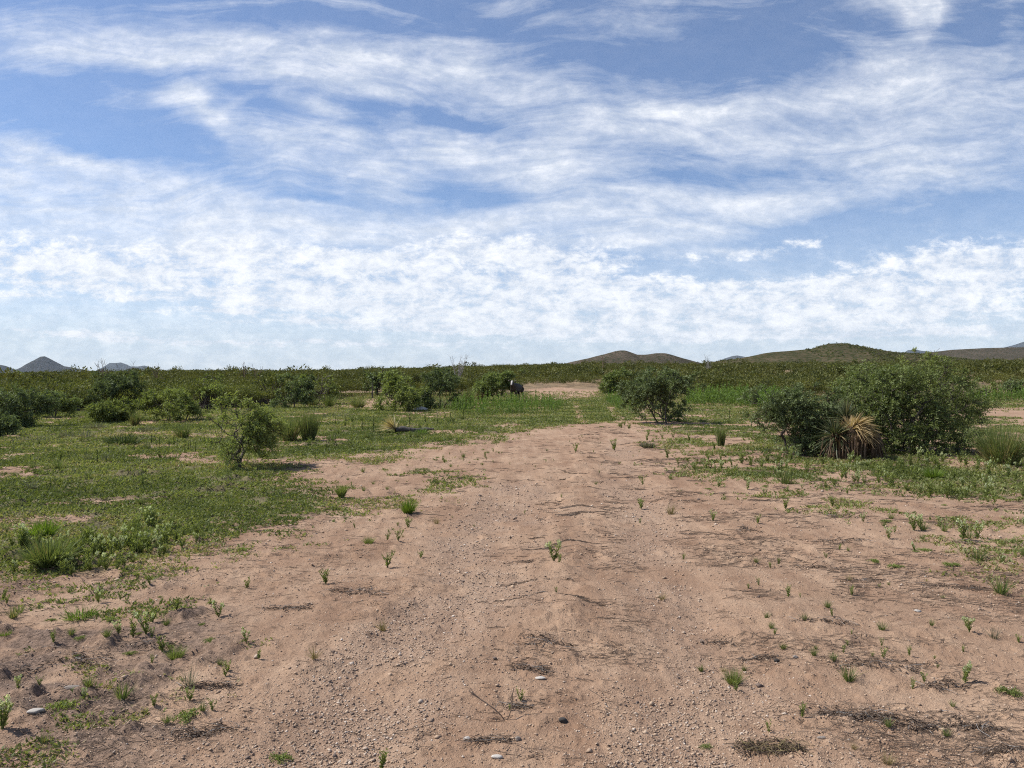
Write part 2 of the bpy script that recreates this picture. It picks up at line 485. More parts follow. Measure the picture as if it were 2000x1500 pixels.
def leaves(mb, p, d, L, Wd, rng, a=None, mat=0, nrm=None):
    """diamond leaves at p pointing along d"""
    n = len(p)
    if n == 0: return
    d = norm(d)
    if nrm is None:
        nrm = rng.normal(size=(n, 3)); nrm[:, 2] += 0.6
    s = norm(np.cross(d, nrm)); up = np.cross(s, d)
    L = np.broadcast_to(np.asarray(L, float), (n,))[:, None]; Wd = np.broadcast_to(np.asarray(Wd, float), (n,))[:, None]
    V = np.stack([p, p + d * L * 0.5 + s * Wd * 0.5 + up * L * 0.06, p + d * L, p + d * L * 0.5 - s * Wd * 0.5 + up * L * 0.06], 1).reshape(-1, 3)
    Q = np.arange(n * 4).reshape(-1, 4)
    if a is None: a = rng.random(n)
    mb.add(V, Q, a=np.repeat(np.broadcast_to(a, (n,)), 4), mat=mat)

def blades(mb, p, d, L, Wd, rng, droop=0.4, seg=3, a=None, mat=0):
    """narrow curved blades; each a strip of seg quads ending in a near point"""
    n = len(p)
    if n == 0: return
    d = norm(np.asarray(d, float)); L = np.broadcast_to(np.asarray(L, float), (n,)); Wd = np.broadcast_to(np.asarray(Wd, float), (n,))
    droop = np.broadcast_to(np.asarray(droop, float), (n,))
    side = norm(np.cross(d, rng.normal(size=(n, 3)) * 0.6 + np.array([0, 0, 1.0])))
    pts = []
    for k in range(seg + 1):
        t = k / seg
        c = p + d * (L * t)[:, None]
        c = c - np.array([0, 0, 1.0]) * (droop * L * t * t)[:, None] * 0.6
        w = Wd * (1 - t) ** 0.7 * 0.5 + Wd * 0.03
        pts.append(c - side * w[:, None]); pts.append(c + side * w[:, None])
    V = np.stack(pts, 1).reshape(-1, 3)
    q = np.array([[2 * k, 2 * k + 1, 2 * k + 3, 2 * k + 2] for k in range(seg)])
    Q = (np.arange(n)[:, None, None] * (2 * seg + 2) + q[None]).reshape(-1, 4)
    if a is None: a = rng.random(n)
    mb.add(V, Q, a=np.repeat(np.broadcast_to(a, (n,)), 2 * seg + 2), mat=mat)

# ------------------------------------------------------------------ materials
def newmat(name):
    m = bpy.data.materials.new(name); m.use_nodes = True
    t = NT(m.node_tree); t.n.clear()
    out = t.node('ShaderNodeOutputMaterial')
    return m, t, out

def leafmat(name, c0, c1, trans=0.35, rough=0.55, jitter=0.25, tip=None):
    m, t, out = newmat(name)
    v = t.node('ShaderNodeAttribute', attribute_name='v').outputs['Fac']
    rnd = t.node('ShaderNodeObjectInfo').outputs['Random']
    c = t.mix(v, c0, c1)
    if tip is not None:
        c = t.mix(t.ramp(v, 0.86, 0.97), c, tip)
    pos = t.node('ShaderNodeNewGeometry').outputs['Position']
    clump = t.noise(pos, 1.7, 2.0)
    k = t.math('MULTIPLY_ADD', rnd, jitter, 1.0 - jitter / 2)
    k = t.math('MULTIPLY', k, t.math('MULTIPLY_ADD', clump, 0.5, 0.75))
    cs = t.vmath('SCALE', c, scale=k)
    df = t.node('ShaderNodeBsdfDiffuse'); t.put(df.inputs[0], cs)
    tr = t.node('ShaderNodeBsdfTranslucent')
    t.put(tr.inputs[0], t.vmath('MULTIPLY', cs, (1.15, 1.2, 0.6)))
    mx = t.node('ShaderNodeMixShader'); mx.inputs[0].default_value = trans
    t.l.new(df.outputs[0], mx.inputs[1]); t.l.new(tr.outputs[0], mx.inputs[2])
    gl = t.node('ShaderNodeBsdfGlossy'); gl.inputs['Roughness'].default_value = rough; gl.inputs[0].default_value = (0.8, 0.85, 0.8, 1)
    mx2 = t.node('ShaderNodeMixShader'); mx2.inputs[0].default_value = 0.018
    t.l.new(mx.outputs[0], mx2.inputs[1]); t.l.new(gl.outputs[0], mx2.inputs[2])
    t.l.new(mx2.outputs[0], out.inputs[0])
    return m

def roughmat(name, c0, c1, scale=20.0, rough=0.9, bump=0.3, dist=0.01):
    m, t, out = newmat(name)
    pos = t.node('ShaderNodeTexCoord').outputs['Object']
    n = t.noise(pos, scale, 5.0, 0.6)
    v = t.node('ShaderNodeAttribute', attribute_name='v').outputs['Fac']
    fac = t.math('ADD', t.math('MULTIPLY', t.ramp(n, 0.3, 0.7), 0.6), t.math('MULTIPLY_ADD', v, 0.8, -0.2), clamp=True)
    c = t.mix(fac, c0, c1)
    b = t.node('ShaderNodeBsdfPrincipled')
    t.put(b.inputs['Base Color'], c); b.inputs['Roughness'].default_value = rough
    b.inputs['Specular IOR Level'].default_value = 0.25
    bp = t.node('ShaderNodeBump'); bp.inputs['Strength'].default_value = bump; bp.inputs['Distance'].default_value = dist
    t.put(bp.inputs['Height'], n); t.l.new(bp.outputs[0], b.inputs['Normal'])
    t.l.new(b.outputs[0], out.inputs[0])
    return m

M_BARK = roughmat('bark', (0.045, 0.036, 0.03), (0.12, 0.10, 0.085), 30)
M_TWIG = roughmat('dry_twig', (0.062, 0.042, 0.030), (0.185, 0.135, 0.10), 40)
M_GREYTWIG = roughmat('grey_twig', (0.16, 0.15, 0.14), (0.33, 0.31, 0.29), 40)
M_MESQ = leafmat('mesquite_leaf', (0.077, 0.106, 0.032), (0.258, 0.310, 0.111), 0.35)
M_MESQD = leafmat('mesquite_leaf_dark', (0.063, 0.088, 0.035), (0.199, 0.243, 0.106), 0.3)
M_MESQL = leafmat('mesquite_leaf_light', (0.097, 0.127, 0.034), (0.278, 0.320, 0.103), 0.38)
M_CREO = leafmat('creosote_leaf', (0.050, 0.064, 0.018), (0.175, 0.185, 0.052), 0.3, jitter=0.5)
M_SCRUB = leafmat('scrub_leaf', (0.048, 0.060, 0.017), (0.150, 0.152, 0.044), 0.3)
M_GREYSH = leafmat('grey_shrub_leaf', (0.10, 0.10, 0.07), (0.22, 0.21, 0.15), 0.25)
M_REED = leafmat('stalk_leaf', (0.075, 0.125, 0.024), (0.200, 0.300, 0.070), 0.4)
M_DARKST = leafmat('dark_stalk_leaf', (0.036, 0.054, 0.019), (0.084, 0.114, 0.038), 0.25)
M_GRASS = leafmat('ground_cover', (0.105, 0.130, 0.038), (0.275, 0.295, 0.105), 0.40, tip=(0.30, 0.25, 0.14))
M_BUNCH = leafmat('bunch_grass', (0.074, 0.108, 0.034), (0.216, 0.250, 0.088), 0.35, tip=(0.30, 0.24, 0.11))
M_STRAW = leafmat('straw_grass', (0.14, 0.11, 0.05), (0.34, 0.27, 0.14), 0.3)
M_PALESTRAW = leafmat('pale_straw_leaf', (0.34, 0.27, 0.14), (0.62, 0.52, 0.30), 0.25)
M_BRIGHT = leafmat('bright_green_leaf', (0.090, 0.150, 0.022), (0.200, 0.280, 0.045), 0.42)
M_WEED = leafmat('weed_leaf', (0.098, 0.130, 0.034), (0.270, 0.310, 0.098), 0.38)
M_FLOWER = leafmat('white_flower', (0.36, 0.41, 0.22), (0.70, 0.72, 0.54), 0.4)
M_YUCCA = leafmat('yucca_leaf', (0.036, 0.050, 0.024), (0.135, 0.150, 0.075), 0.15, 0.4, tip=(0.30, 0.24, 0.13))
M_YDEAD = leafmat('yucca_dead_leaf', (0.25, 0.175, 0.085), (0.50, 0.38, 0.20), 0.25)
M_YBROWN = leafmat('yucca_thatch', (0.08, 0.05, 0.03), (0.20, 0.13, 0.08), 0.15)
M_STONE = roughmat('stone', (0.13, 0.11, 0.10), (0.38, 0.33, 0.28), 12, bump=0.5)
M_PALE = roughmat('pale_stone', (0.38, 0.35, 0.31), (0.56, 0.52, 0.47), 14, bump=0.4)
M_DARKROCK = roughmat('dark_rock', (0.025, 0.023, 0.022), (0.06, 0.055, 0.05), 10, bump=0.5)
M_POST = roughmat('weathered_post', (0.05, 0.045, 0.04), (0.11, 0.10, 0.09), 25)

# ground
def groundmat():
    m, t, out = newmat('desert_ground')
    pos = t.node('ShaderNodeNewGeometry').outputs['Position']
    at3 = {k: t.node('ShaderNodeAttribute', attribute_name=k).outputs['Fac'] for k in ('cover', 'gravel', 'soil')}
    big = t.noise(pos, 0.6, 4.0, 0.55)
    mid = t.noise(pos, 4.5, 5.0, 0.6)
    fine = t.noise(pos, 55.0, 4.0, 0.65)
    grit = t.noise(pos, 190.0, 2.0, 0.6)
    sand = t.mix(t.ramp(big, 0.35, 0.65), (0.368, 0.246, 0.164), (0.448, 0.316, 0.216))
    sand = t.mix(t.ramp(mid, 0.30, 0.72), t.vmath('MULTIPLY', sand, (0.84, 0.80, 0.78)), sand)
    sand = t.mix(t.ramp(fine, 0.60, 0.40, 0.0, 0.32), sand, (0.21, 0.135, 0.092))
    sand = t.mix(t.ramp(grit, 0.62, 0.74, 0.0, 0.6), sand, (0.52, 0.40, 0.31))
    streak = t.noise(t.mapping(pos, scale=(2.6, 0.28, 1.0)), 1.6, 5.0, 0.6)
    sand = t.mix(t.ramp(streak, 0.36, 0.64), t.vmath('MULTIPLY', sand, (0.80, 0.77, 0.76)), sand)
    grav = t.mix(t.ramp(grit, 0.38, 0.62), (0.215, 0.150, 0.108), (0.41, 0.305, 0.23))
    c = t.mix(t.math('MULTIPLY', at3['gravel'], t.ramp(fine, 0.30, 0.60, 0.12, 0.5)), sand, grav)
    dark = t.mix(t.ramp(fine, 0.35, 0.65), (0.105, 0.074, 0.056), (0.235, 0.165, 0.125))
    c = t.mix(t.math('MULTIPLY', at3['soil'], t.ramp(mid, 0.35, 0.6, 0.4, 1.0)), c, dark)
    grn = t.mix(t.ramp(fine, 0.35, 0.68), (0.060, 0.066, 0.026), (0.165, 0.155, 0.075))
    gm = t.math('MULTIPLY_ADD', mid, 0.9, -0.45)
    gmask = t.ramp(t.math('ADD', at3['cover'], gm), 0.34, 0.95, 0.0, 0.85)
    c = t.mix(gmask, c, grn)
    b = t.node('ShaderNodeBsdfPrincipled')
    t.put(b.inputs['Base Color'], c)
    b.inputs['Roughness'].default_value = 0.95
    b.inputs['Specular IOR Level'].default_value = 0.12
    h = t.math('ADD', t.math('MULTIPLY', fine, 0.7), t.math('MULTIPLY', grit, 0.35))
    bp = t.node('ShaderNodeBump'); bp.inputs['Strength'].default_value = 0.9; bp.inputs['Distance'].default_value = 0.022
    t.put(bp.inputs['Height'], h); t.l.new(bp.outputs[0], b.inputs['Normal'])
    t.l.new(b.outputs[0], out.inputs[0])
    return m
M_GROUND = groundmat()

# ------------------------------------------------------------------ ground sheet (one tessellation, split where the track runs)
def build_ground():
    dist = [0.6]
    while dist[-1] < 60: dist.append(dist[-1] * (1.03 if dist[-1] < 2.6 else 1.0046))
    while dist[-1] < 24000: dist.append(dist[-1] * 1.05)
    dist = np.array(dist)
    fine = np.linspace(R(-52), R(52), 950)
    coarse = np.linspace(R(52), R(308), 60)[1:-1]
    ang = np.concatenate([fine, coarse]); nc = len(ang); nr = len(dist)
    D, A = np.meshgrid(dist, ang, indexing='ij')
    x = (D * np.sin(A)).ravel(); y = (D * np.cos(A)).ravel()
    m = masks(x, y)
    z = base_h(x, y) + micro(x, y, m)
    v = np.stack([x, y, z], 1)
    v = np.concatenate([v, [[0, 0, 0.0]]])
    ms = [np.concatenate([k, [k[0]]]) for k in m]
    i = np.arange(nr - 1)[:, None] * nc; j = np.arange(nc)[None]; j2 = (np.arange(nc)[None] + 1) % nc
    q = np.stack([i + j, i + j2, i + nc + j2, i + nc + j], -1).reshape(-1, 4)
    q = q[:, ::-1]
    ctr = np.array([[len(v) - 1, (k + 1) % nc, k] for k in range(nc)])
    cx = v[q][:, :, 0].mean(1); cy = v[q][:, :, 1].mean(1)
    nearq = np.hypot(cx, cy) < 60
    tr = np.zeros(len(q), bool)
    n = (fbm(cx[nearq] * 0.9, cy[nearq] * 0.9, 11, 4) - 0.5) * 0.9
    tr[nearq] = (sdist(P_TRACK, cx[nearq], cy[nearq]) + n) > 0
    for name, sel, extra in (('ground', ~tr, True), ('dirt_track', tr, False)):
        qq = q[sel]
        used = np.unique(np.concatenate([qq.ravel(), ctr.ravel()]) if extra else qq.ravel())
        remap = np.full(len(v), -1); remap[used] = np.arange(len(used))
        mb = MB().add(v[used], remap[qq], tris=remap[ctr] if extra else None)
        me = mb.mesh(name, M_GROUND, smooth=True)
        for k, arr in zip(('cover', 'gravel', 'soil'), ms):
            a_ = me.attributes.new(k, 'FLOAT', 'POINT'); a_.data.foreach_set('value', arr[used].astype(np.float32))
        tag(link(name, me), kind='structure',
            label='bare pink sandy track with gravel running into the distance' if name == 'dirt_track' else 'sandy desert ground with green cover around the track')
build_ground()

# ------------------------------------------------------------------ hills and mountains
def hillmat(name, c0, c1, c2, sc):
    m, t, out = newmat(name)
    pos = t.node('ShaderNodeNewGeometry').outputs['Position']
    a = t.noise(pos, sc, 5.0, 0.65); b_ = t.noise(pos, sc * 9, 4.0, 0.7)
    c = t.mix(t.ramp(a, 0.35, 0.65), c0, c1)
    c = t.mix(t.ramp(b_, 0.46, 0.58), c, c2)
    b = t.node('ShaderNodeBsdfDiffuse'); t.put(b.inputs[0], c)
    t.l.new(b.outputs[0], out.inputs[0])
    return m
M_HILL = hillmat('hill_slope', (0.066, 0.053, 0.039), (0.105, 0.083, 0.062), (0.040, 0.042, 0.024), 0.03)
M_HILLG = hillmat('green_hill_slope', (0.056, 0.050, 0.028), (0.098, 0.078, 0.048), (0.036, 0.042, 0.018), 0.03)
M_MOUNT = hillmat('mountain_rock', (0.034, 0.033, 0.034), (0.062, 0.057, 0.052), (0.030, 0.032, 0.026), 0.004)

def skyline_hill(name, label, prof, d, depth, mat, n=160, m=61, rough=0.06, seed=0, tall=1.0):
    """a real ridge at distance d whose crest follows the outline; depth is its half width front to back"""
    px = np.array([p[0] for p in prof], float); py = np.array([p[1] for p in prof], float)
    xs = np.linspace(px[0], px[-1], n)
    crest = EYE + (738 - np.interp(xs, px, py)) * tall / F * d
    xw = (xs - 1000) / F * d
    v_ = np.linspace(-1, 1, m)
    U, Vv = np.meshgrid(np.arange(n), v_, indexing='ij')
    xx = xw[U] ; yy = d + Vv * depth
    c = crest[U]
    prof_ = (1 - np.abs(Vv)) ** 1.25 * (1.0 + 0.25 * np.abs(Vv))
    s = max(crest.max(), 1.0)
    nz = (fbm(xx / s * 1.1, yy / s * 1.1, 200 + seed, 5, 0.55) - 0.5) * s * rough * np.minimum(1, c / s * 3) * (0.4 + 2.4 * np.minimum(1, np.abs(Vv)))
    gul = np.abs(fbm(xx / s * 0.9 + 3, yy / s * 0.45, 240 + seed, 3) - 0.5) * s * rough * 3 * np.abs(Vv) * (1 - np.abs(Vv)) * 4 * np.minimum(1, c / s * 2)
    fall = sstep(0, 0.04, (U / (n - 1))) * sstep(1, 0.96, (U / (n - 1)))
    z = -4 + (c + 4) * prof_ * fall + nz * fall - gul * fall
    v = np.stack([xx, yy, z], -1).reshape(-1, 3)
    i = np.arange(n - 1)[:, None] * m; j = np.arange(m - 1)[None]
    q = np.stack([i + j, i + m + j, i + m + j + 1, i + j + 1], -1).reshape(-1, 4)
    o = link(name, MB().add(v, q).mesh(name, mat, smooth=True))
    tag(o, label, kind='structure')
    return (xw, crest, d, depth)

skyline_hill('hill', 'brown twin topped hill in the middle of the skyline',
    [(1040, 727), (1090, 714), (1115, 707), (1150, 700), (1180, 692), (1200, 686), (1212, 684), (1222, 684.5), (1232, 688), (1245, 693), (1262, 692.5), (1280, 690), (1300, 690.5), (1315, 694), (1335, 700), (1360, 707), (1400, 716), (1440, 727)], 1250, 120, M_HILL, rough=0.10)
HB = skyline_hill('hill', 'broad scrubby hill rising behind the large bush on the right',
    [(1330, 720), (1400, 706), (1450, 699), (1490, 690), (1540, 685), (1585, 681), (1600, 675), (1618, 671), (1645, 670.5), (1670, 674), (1705, 680), (1745, 687), (1790, 690), (1850, 697), (1920, 705), (2000, 716)], 620, 150, M_HILLG, rough=0.09, seed=3)
skyline_hill('hill', 'long low grey ridge on the right edge of the skyline',
    [(1700, 710), (1800, 690), (1860, 683), (1920, 680), (2000, 678), (2100, 677), (2250, 683), (2400, 700)], 1900, 260, M_HILL, rough=0.04, seed=5)
skyline_hill('mountain', 'dark pointed peak on the left of the skyline',
    [(-260, 730), (-150, 722), (-60, 719), (0, 715), (12, 717), (36, 726), (48, 722), (60, 714), (72, 707), (79, 700), (88, 699.5), (98, 704), (112, 711), (125, 717), (150, 721), (180, 726), (230, 734)], 8200, 700, M_MOUNT, n=260, rough=0.09, seed=7, tall=1.10)
skyline_hill('mountain', 'pale blue far range right of the pointed peak',
    [(180, 732), (200, 724), (208, 716), (214, 712), (228, 712), (236, 711), (246, 714), (256, 718), (270, 718), (282, 716.5), (292, 719), (310, 726), (340, 734)], 17000, 1200, M_MOUNT, n=200, rough=0.09, seed=9, tall=1.12)
skyline_hill('mountain', 'faint blue range between the two middle hills',
    [(1380, 716), (1415, 700), (1432, 695), (1440, 694), (1456, 697), (1480, 696), (1540, 712)], 15000, 1000, M_MOUNT, rough=0.04, seed=11)
skyline_hill('mountain', 'blue range on the right edge above the grey ridge',
    [(1740, 708), (1772, 684), (1785, 682), (1800, 685), (1850, 690), (1940, 684), (1980, 674), (1998, 668), (2030, 660), (2080, 672), (2160, 700)], 15000, 1000, M_MOUNT, rough=0.04, seed=13)

# ------------------------------------------------------------------ plants
def skeleton(rng, tips, stems, up=0.5, path=0.35, seg=0.16):
    """join crown points to the stems, nearest first; returns node positions, parents"""
    pos = [np.array(s, float) for s in stems]; par = [-1] * len(stems); plen = [0.0] * len(stems)
    order = np.argsort(np.linalg.norm(tips - np.mean(pos, 0), axis=1))
    for k in order:
        t = tips[k]
        P = np.array(pos); d = np.linalg.norm(P - t, axis=1)
        cost = d + path * np.array(plen) + np.where(P[:, 2] > t[2] + 0.05, 0.3, 0.0) * d
        b = int(np.argmin(cost))
        a = pos[b]; L = d[b]
        ns = max(1, int(L / seg))
        bend = rng.normal(size=3) * L * 0.10; bend[2] += up * L * 0.12
        prev = b
        for q in range(1, ns + 1):
            u = q / ns
            p = a + (t - a) * u + bend * (4 * u * (1 - u)) + (rng.normal(size=3) * seg * 0.10 if q < ns else 0)
            pos.append(p); par.append(prev); plen.append(plen[prev] + L / ns); prev = len(pos) - 1
    return np.array(pos), np.array(par)

def shrub_mesh(seed, H, Wd, D=None, ntips=220, stems=4, spread=0.12, low=0.18, twigs=3, lpt=9, leaf=(0.055, 0.013), leafmat_=None, clumps=9,
               rtip=0.004, rmax=None, seg=0.16, twl=0.16, open_=0.0, lean=(0, 0), lite=0.0, flat=1.0, barkmat=None):
    rng = np.random.default_rng(seed)
    D = D or Wd * 0.9
    # crown : a set of overlapping clumps with gaps between
    pts = []
    cl = []
    for i in range(clumps):
        a = rng.random() * 2 * math.pi; r = math.sqrt(rng.random()) * 0.36
        h = low + (1 - low) * (0.16 + 0.66 * rng.random()) - 0.45 * r * r * 2 * flat
        cl.append((math.cos(a) * r * Wd + lean[0] * h * H, math.sin(a) * r * D + lean[1] * h * H, max(h, low + .1) * H, (0.16 + 0.12 * rng.random())))
    while len(pts) < ntips:
        c = cl[rng.integers(len(cl))]
        u = norm(rng.normal(size=(1, 3)))[0] * rng.random() ** 0.45
        p = np.array([c[0] + u[0] * c[3] * Wd, c[1] + u[1] * c[3] * D, c[2] + u[2] * c[3] * H * 1.05])
        if p[2] < low * H * 0.75 or p[2] > H * 1.02: continue
        if abs(p[0] - lean[0] * p[2]) > Wd * 0.5 or abs(p[1] - lean[1] * p[2]) > D * 0.5: continue
        pts.append(p)
    tips = np.array(pts)
    st = [(rng.normal() * spread * Wd * 0.35, rng.normal() * spread * Wd * 0.35, 0) for _ in range(stems)]
    pos, par = skeleton(rng, tips, st, seg=seg)
    n = len(pos)
    cnt = np.zeros(n)
    child = np.zeros(n, int)
    for i in range(n - 1, -1, -1):
        if child[i] == 0: cnt[i] = 1
        if par[i] >= 0: cnt[par[i]] += cnt[i]; child[par[i]] += 1
    rad = rtip * cnt ** 0.46
    if rmax: rad = np.minimum(rad, rmax)
    e = np.where(par >= 0)[0]
    mb = MB()
    r0 = np.minimum(rad[par[e]], rad[e] * 1.6)
    pp = pos.copy()
    pp[par < 0, 2] -= 0.06
    big = rad[e] > rtip * 2.4
    tubes(mb, pp[par[e[big]]], pp[e[big]], r0[big], rad[e[big]], 6, a=rng.random(big.sum()))
    tubes(mb, pp[par[e[~big]]], pp[e[~big]], r0[~big], rad[e[~big]], 3, a=rng.random((~big).sum()))
    # leafy twigs on the thin wood
    thin = e[(cnt[e] <= 9) & (pos[e][:, 2] > low * H * 0.6)]
    base = np.repeat(pos[thin], twigs, 0)
    edir = np.repeat(norm(pos[thin] - pos[par[thin]]), twigs, 0)
    if open_ > 0:
        keep = fbm(base[:, 0] * 2.2 + seed, base[:, 2] * 2.2 + base[:, 1], seed % 50, 2) > open_
        base = base[keep]; edir = edir[keep]
    m = len(base)
    out = base - np.array([lean[0] * H * .5, lean[1] * H * .5, H * 0.45]); out = norm(out)
    td = norm(edir * 0.7 + out * 0.6 + rng.normal(size=(m, 3)) * 0.6 + np.array([0, 0, 0.12]))
    tl = twl * (0.5 + rng.random(m))
    tubes(mb, base, base + td * tl[:, None] * 0.8, rtip * 0.7, rtip * 0.3, 3, a=rng.random(m))
    t = (np.arange(lpt) + 0.5) / lpt
    lp = (base[:, None] + td[:, None] * (tl[:, None] * (0.15 + 0.9 * t[None]))[..., None])
    lp[..., 2] -= 0.18 * (tl[:, None] * t[None] ** 2)
    A, B = frames(td)
    th = rng.random((m, lpt)) * 2 * math.pi
    ld = td[:, None] * 0.55 + (A[:, None] * np.cos(th)[..., None] + B[:, None] * np.sin(th)[..., None]) * 0.8
    ld[..., 2] -= 0.22
    lp = lp.reshape(-1, 3); ld = ld.reshape(-1, 3)
    N = len(lp)
    fol = MB()
    shade = np.repeat(rng.random(m), lpt) * 0.5 + rng.random(N) * 0.5 + lite
    leaves(fol, lp, ld, leaf[0] * (0.6 + 0.8 * rng.random(N)), leaf[1] * (0.7 + 0.6 * rng.random(N)), rng, a=np.clip(shade, 0, 1))
    return mb.mesh('branches', barkmat or M_BARK, smooth=True), fol.mesh('crown', leafmat_ or M_MESQ)

def place_shrub(name, label, cat, px, py, meshes, rot=0.0, scale=1.0, group=None, parts=('trunk', 'crown')):
    x, y = at(px, py)
    o = bpy.data.objects.new(name, None); COL.objects.link(o)
    o.location = (x, y, gzf(x, y) - 0.01); o.rotation_euler = (0, 0, rot)
    o.scale = (scale,) * 3
    o.empty_display_size = 0.2
    tag(o, label, cat, group)
    for nm, me in zip(parts, meshes):
        c = bpy.data.objects.new(nm, me); COL.objects.link(c); c.parent = o
    return o

def dims(px, base, top, width):
    x, y = at(px, base)
    k = y / F
    return x, y, (base - top) * k, width * k

def mesq(seed, label, px, base, top, width, mat=None, group=None, **kw):
    x, y, H, Wd = dims(px, base, top, width)
    k = max(1.0, y / 16.0)
    d = dict(ntips=200, leaf=(0.062 * k ** 0.8, 0.019 * k ** 0.9), rtip=0.004 * k ** 0.3, leafmat_=mat, twl=0.15 * k ** 0.4, seg=max(0.12, H * 0.08))
    d.update(kw)
    d['D'] = Wd * d.pop('dep', 0.9)
    d['twigs'] = int(d.get('twigs', 3) * 2.4); d['ntips'] = int(d['ntips'] * 1.25)
    d['leaf'] = (d['leaf'][0], d['leaf'][1])
    return place_shrub('mesquite_shrub', label, 'shrub', px, base, shrub_mesh(seed, H, Wd, **d), group=group)

G_MESQ = 'mesquite shrubs on the flat'
mesq(11, 'small open mesquite with forked dark trunk standing alone on the left grass', 472, 914, 774, 150, M_MESQL, G_MESQ, ntips=215, stems=2, spread=0.05,
     low=0.16, twigs=3, lpt=9, clumps=18, open_=0.31, leaf=(0.060, 0.018), flat=0.15, rtip=0.0048, twl=0.17, lite=.15)
mesq(12, 'largest feathery mesquite, spreading behind the yucca on the right', 1775, 884, 690, 320, M_MESQ, G_MESQ, ntips=640, stems=7, low=0.02, twigs=3, lpt=10,
     clumps=30, open_=0.42, spread=0.25, flat=1.0, twl=0.20, dep=.55)
mesq(13, 'lower mesquite immediately left of the yucca with dead leaves', 1556, 886, 738, 235, M_MESQD, G_MESQ, ntips=470, stems=6, low=0.02, twigs=3, lpt=10, clumps=18, open_=0.41, spread=0.3, flat=1.0, dep=.6)
mesq(14, 'dark rounded mesquite alone right of the track with shade beneath', 1285, 826, 714, 165, M_MESQD, G_MESQ, ntips=300, stems=8, low=0.04, twigs=3, lpt=9, clumps=15, open_=0.42, spread=0.25)
mesq(15, 'mesquite with leaning dark stems beside the pale rock', 792, 803, 719, 120, M_MESQL, G_MESQ, ntips=220, stems=4, low=0.04, twigs=3, lpt=7, clumps=11, open_=0.38, spread=.2)
mesq(16, 'darker mesquite touching the right side of the one by the pale rock', 850, 798, 722, 95, M_MESQD, G_MESQ, ntips=200, stems=5, low=0.08, twigs=3, lpt=7, clumps=10, open_=0.38, spread=.2)
mesq(17, 'dark mesquite with upright stems behind the tall bunch grass', 573, 797, 719, 85, M_MESQD, G_MESQ, ntips=180, stems=6, low=0.04, twigs=3, lpt=7, clumps=9, open_=0.38, spread=.2)
mesq(18, 'mesquite just left of the standing cow', 966, 783, 714, 80, M_MESQ, G_MESQ, ntips=180, stems=4, low=0.04, twigs=3, lpt=7, clumps=9, open_=0.38, spread=.2)
mesq(19, 'light green mesquite on twin trunks in the left scrub edge', 335, 823, 757, 150, M_MESQL, G_MESQ, ntips=220, stems=4, low=0.04, twigs=3, lpt=7, clumps=11, open_=0.38, spread=.3)
mesq(20, 'low dense green bush left of the twin trunk mesquite', 222, 824, 772, 115, M_MESQL, G_MESQ, ntips=180, stems=5, low=0.04, twigs=3, lpt=7, clumps=9, open_=0.38, spread=.3)
mesq(21, 'tall dark shrub with twiggy top in the left scrub', 228, 800, 724, 130, M_MESQD, G_MESQ, ntips=200, stems=4, low=0.04, twigs=3, lpt=7, clumps=9, open_=0.38, spread=.3)
mesq(22, 'big dark green bush filling the left edge of the scrub', 40, 835, 757, 150, M_MESQD, G_MESQ, ntips=240, stems=6, low=0.04, twigs=3, lpt=7, clumps=11, open_=0.38, spread=.3)
mesq(23, 'small rounded dark bush cut by the left edge', 2, 852, 800, 50, M_MESQD, G_MESQ, ntips=120, stems=5, low=0.03, twigs=3, lpt=7, clumps=6, open_=0.2, spread=.3)
mesq(24, 'loose green bush right of the big left edge bush', 105, 815, 765, 90, M_MESQ, G_MESQ, ntips=150, stems=5, low=0.05, twigs=3, lpt=6, clumps=8, open_=0.38, spread=.3)
mesq(25, 'green bush at the far end of the track behind the lone dark mesquite', 1205, 768, 722, 70, M_MESQ, G_MESQ, ntips=140, stems=5, low=0.05, twigs=3, lpt=6, clumps=8, open_=0.38, spread=.3)
mesq(26, 'thin mesquite behind the left of the small forked one', 405, 800, 745, 80, M_MESQL, G_MESQ, ntips=120, stems=4, low=0.04, twigs=3, lpt=6, clumps=8, open_=0.38, spread=.3)
mesq(27, 'feathery light green top growing out behind the largest mesquite', 1815, 850, 666, 120, M_MESQL, G_MESQ, ntips=120, stems=4, low=0.22, twigs=3, lpt=7, clumps=13, open_=0.36, spread=.2, flat=0.4)
mesq(28, 'leafy green bush directly behind the yucca head', 1660, 878, 722, 230, M_MESQ, G_MESQ, ntips=400, stems=5, low=0.04, twigs=3, lpt=8, clumps=10, open_=0.32, spread=.3)

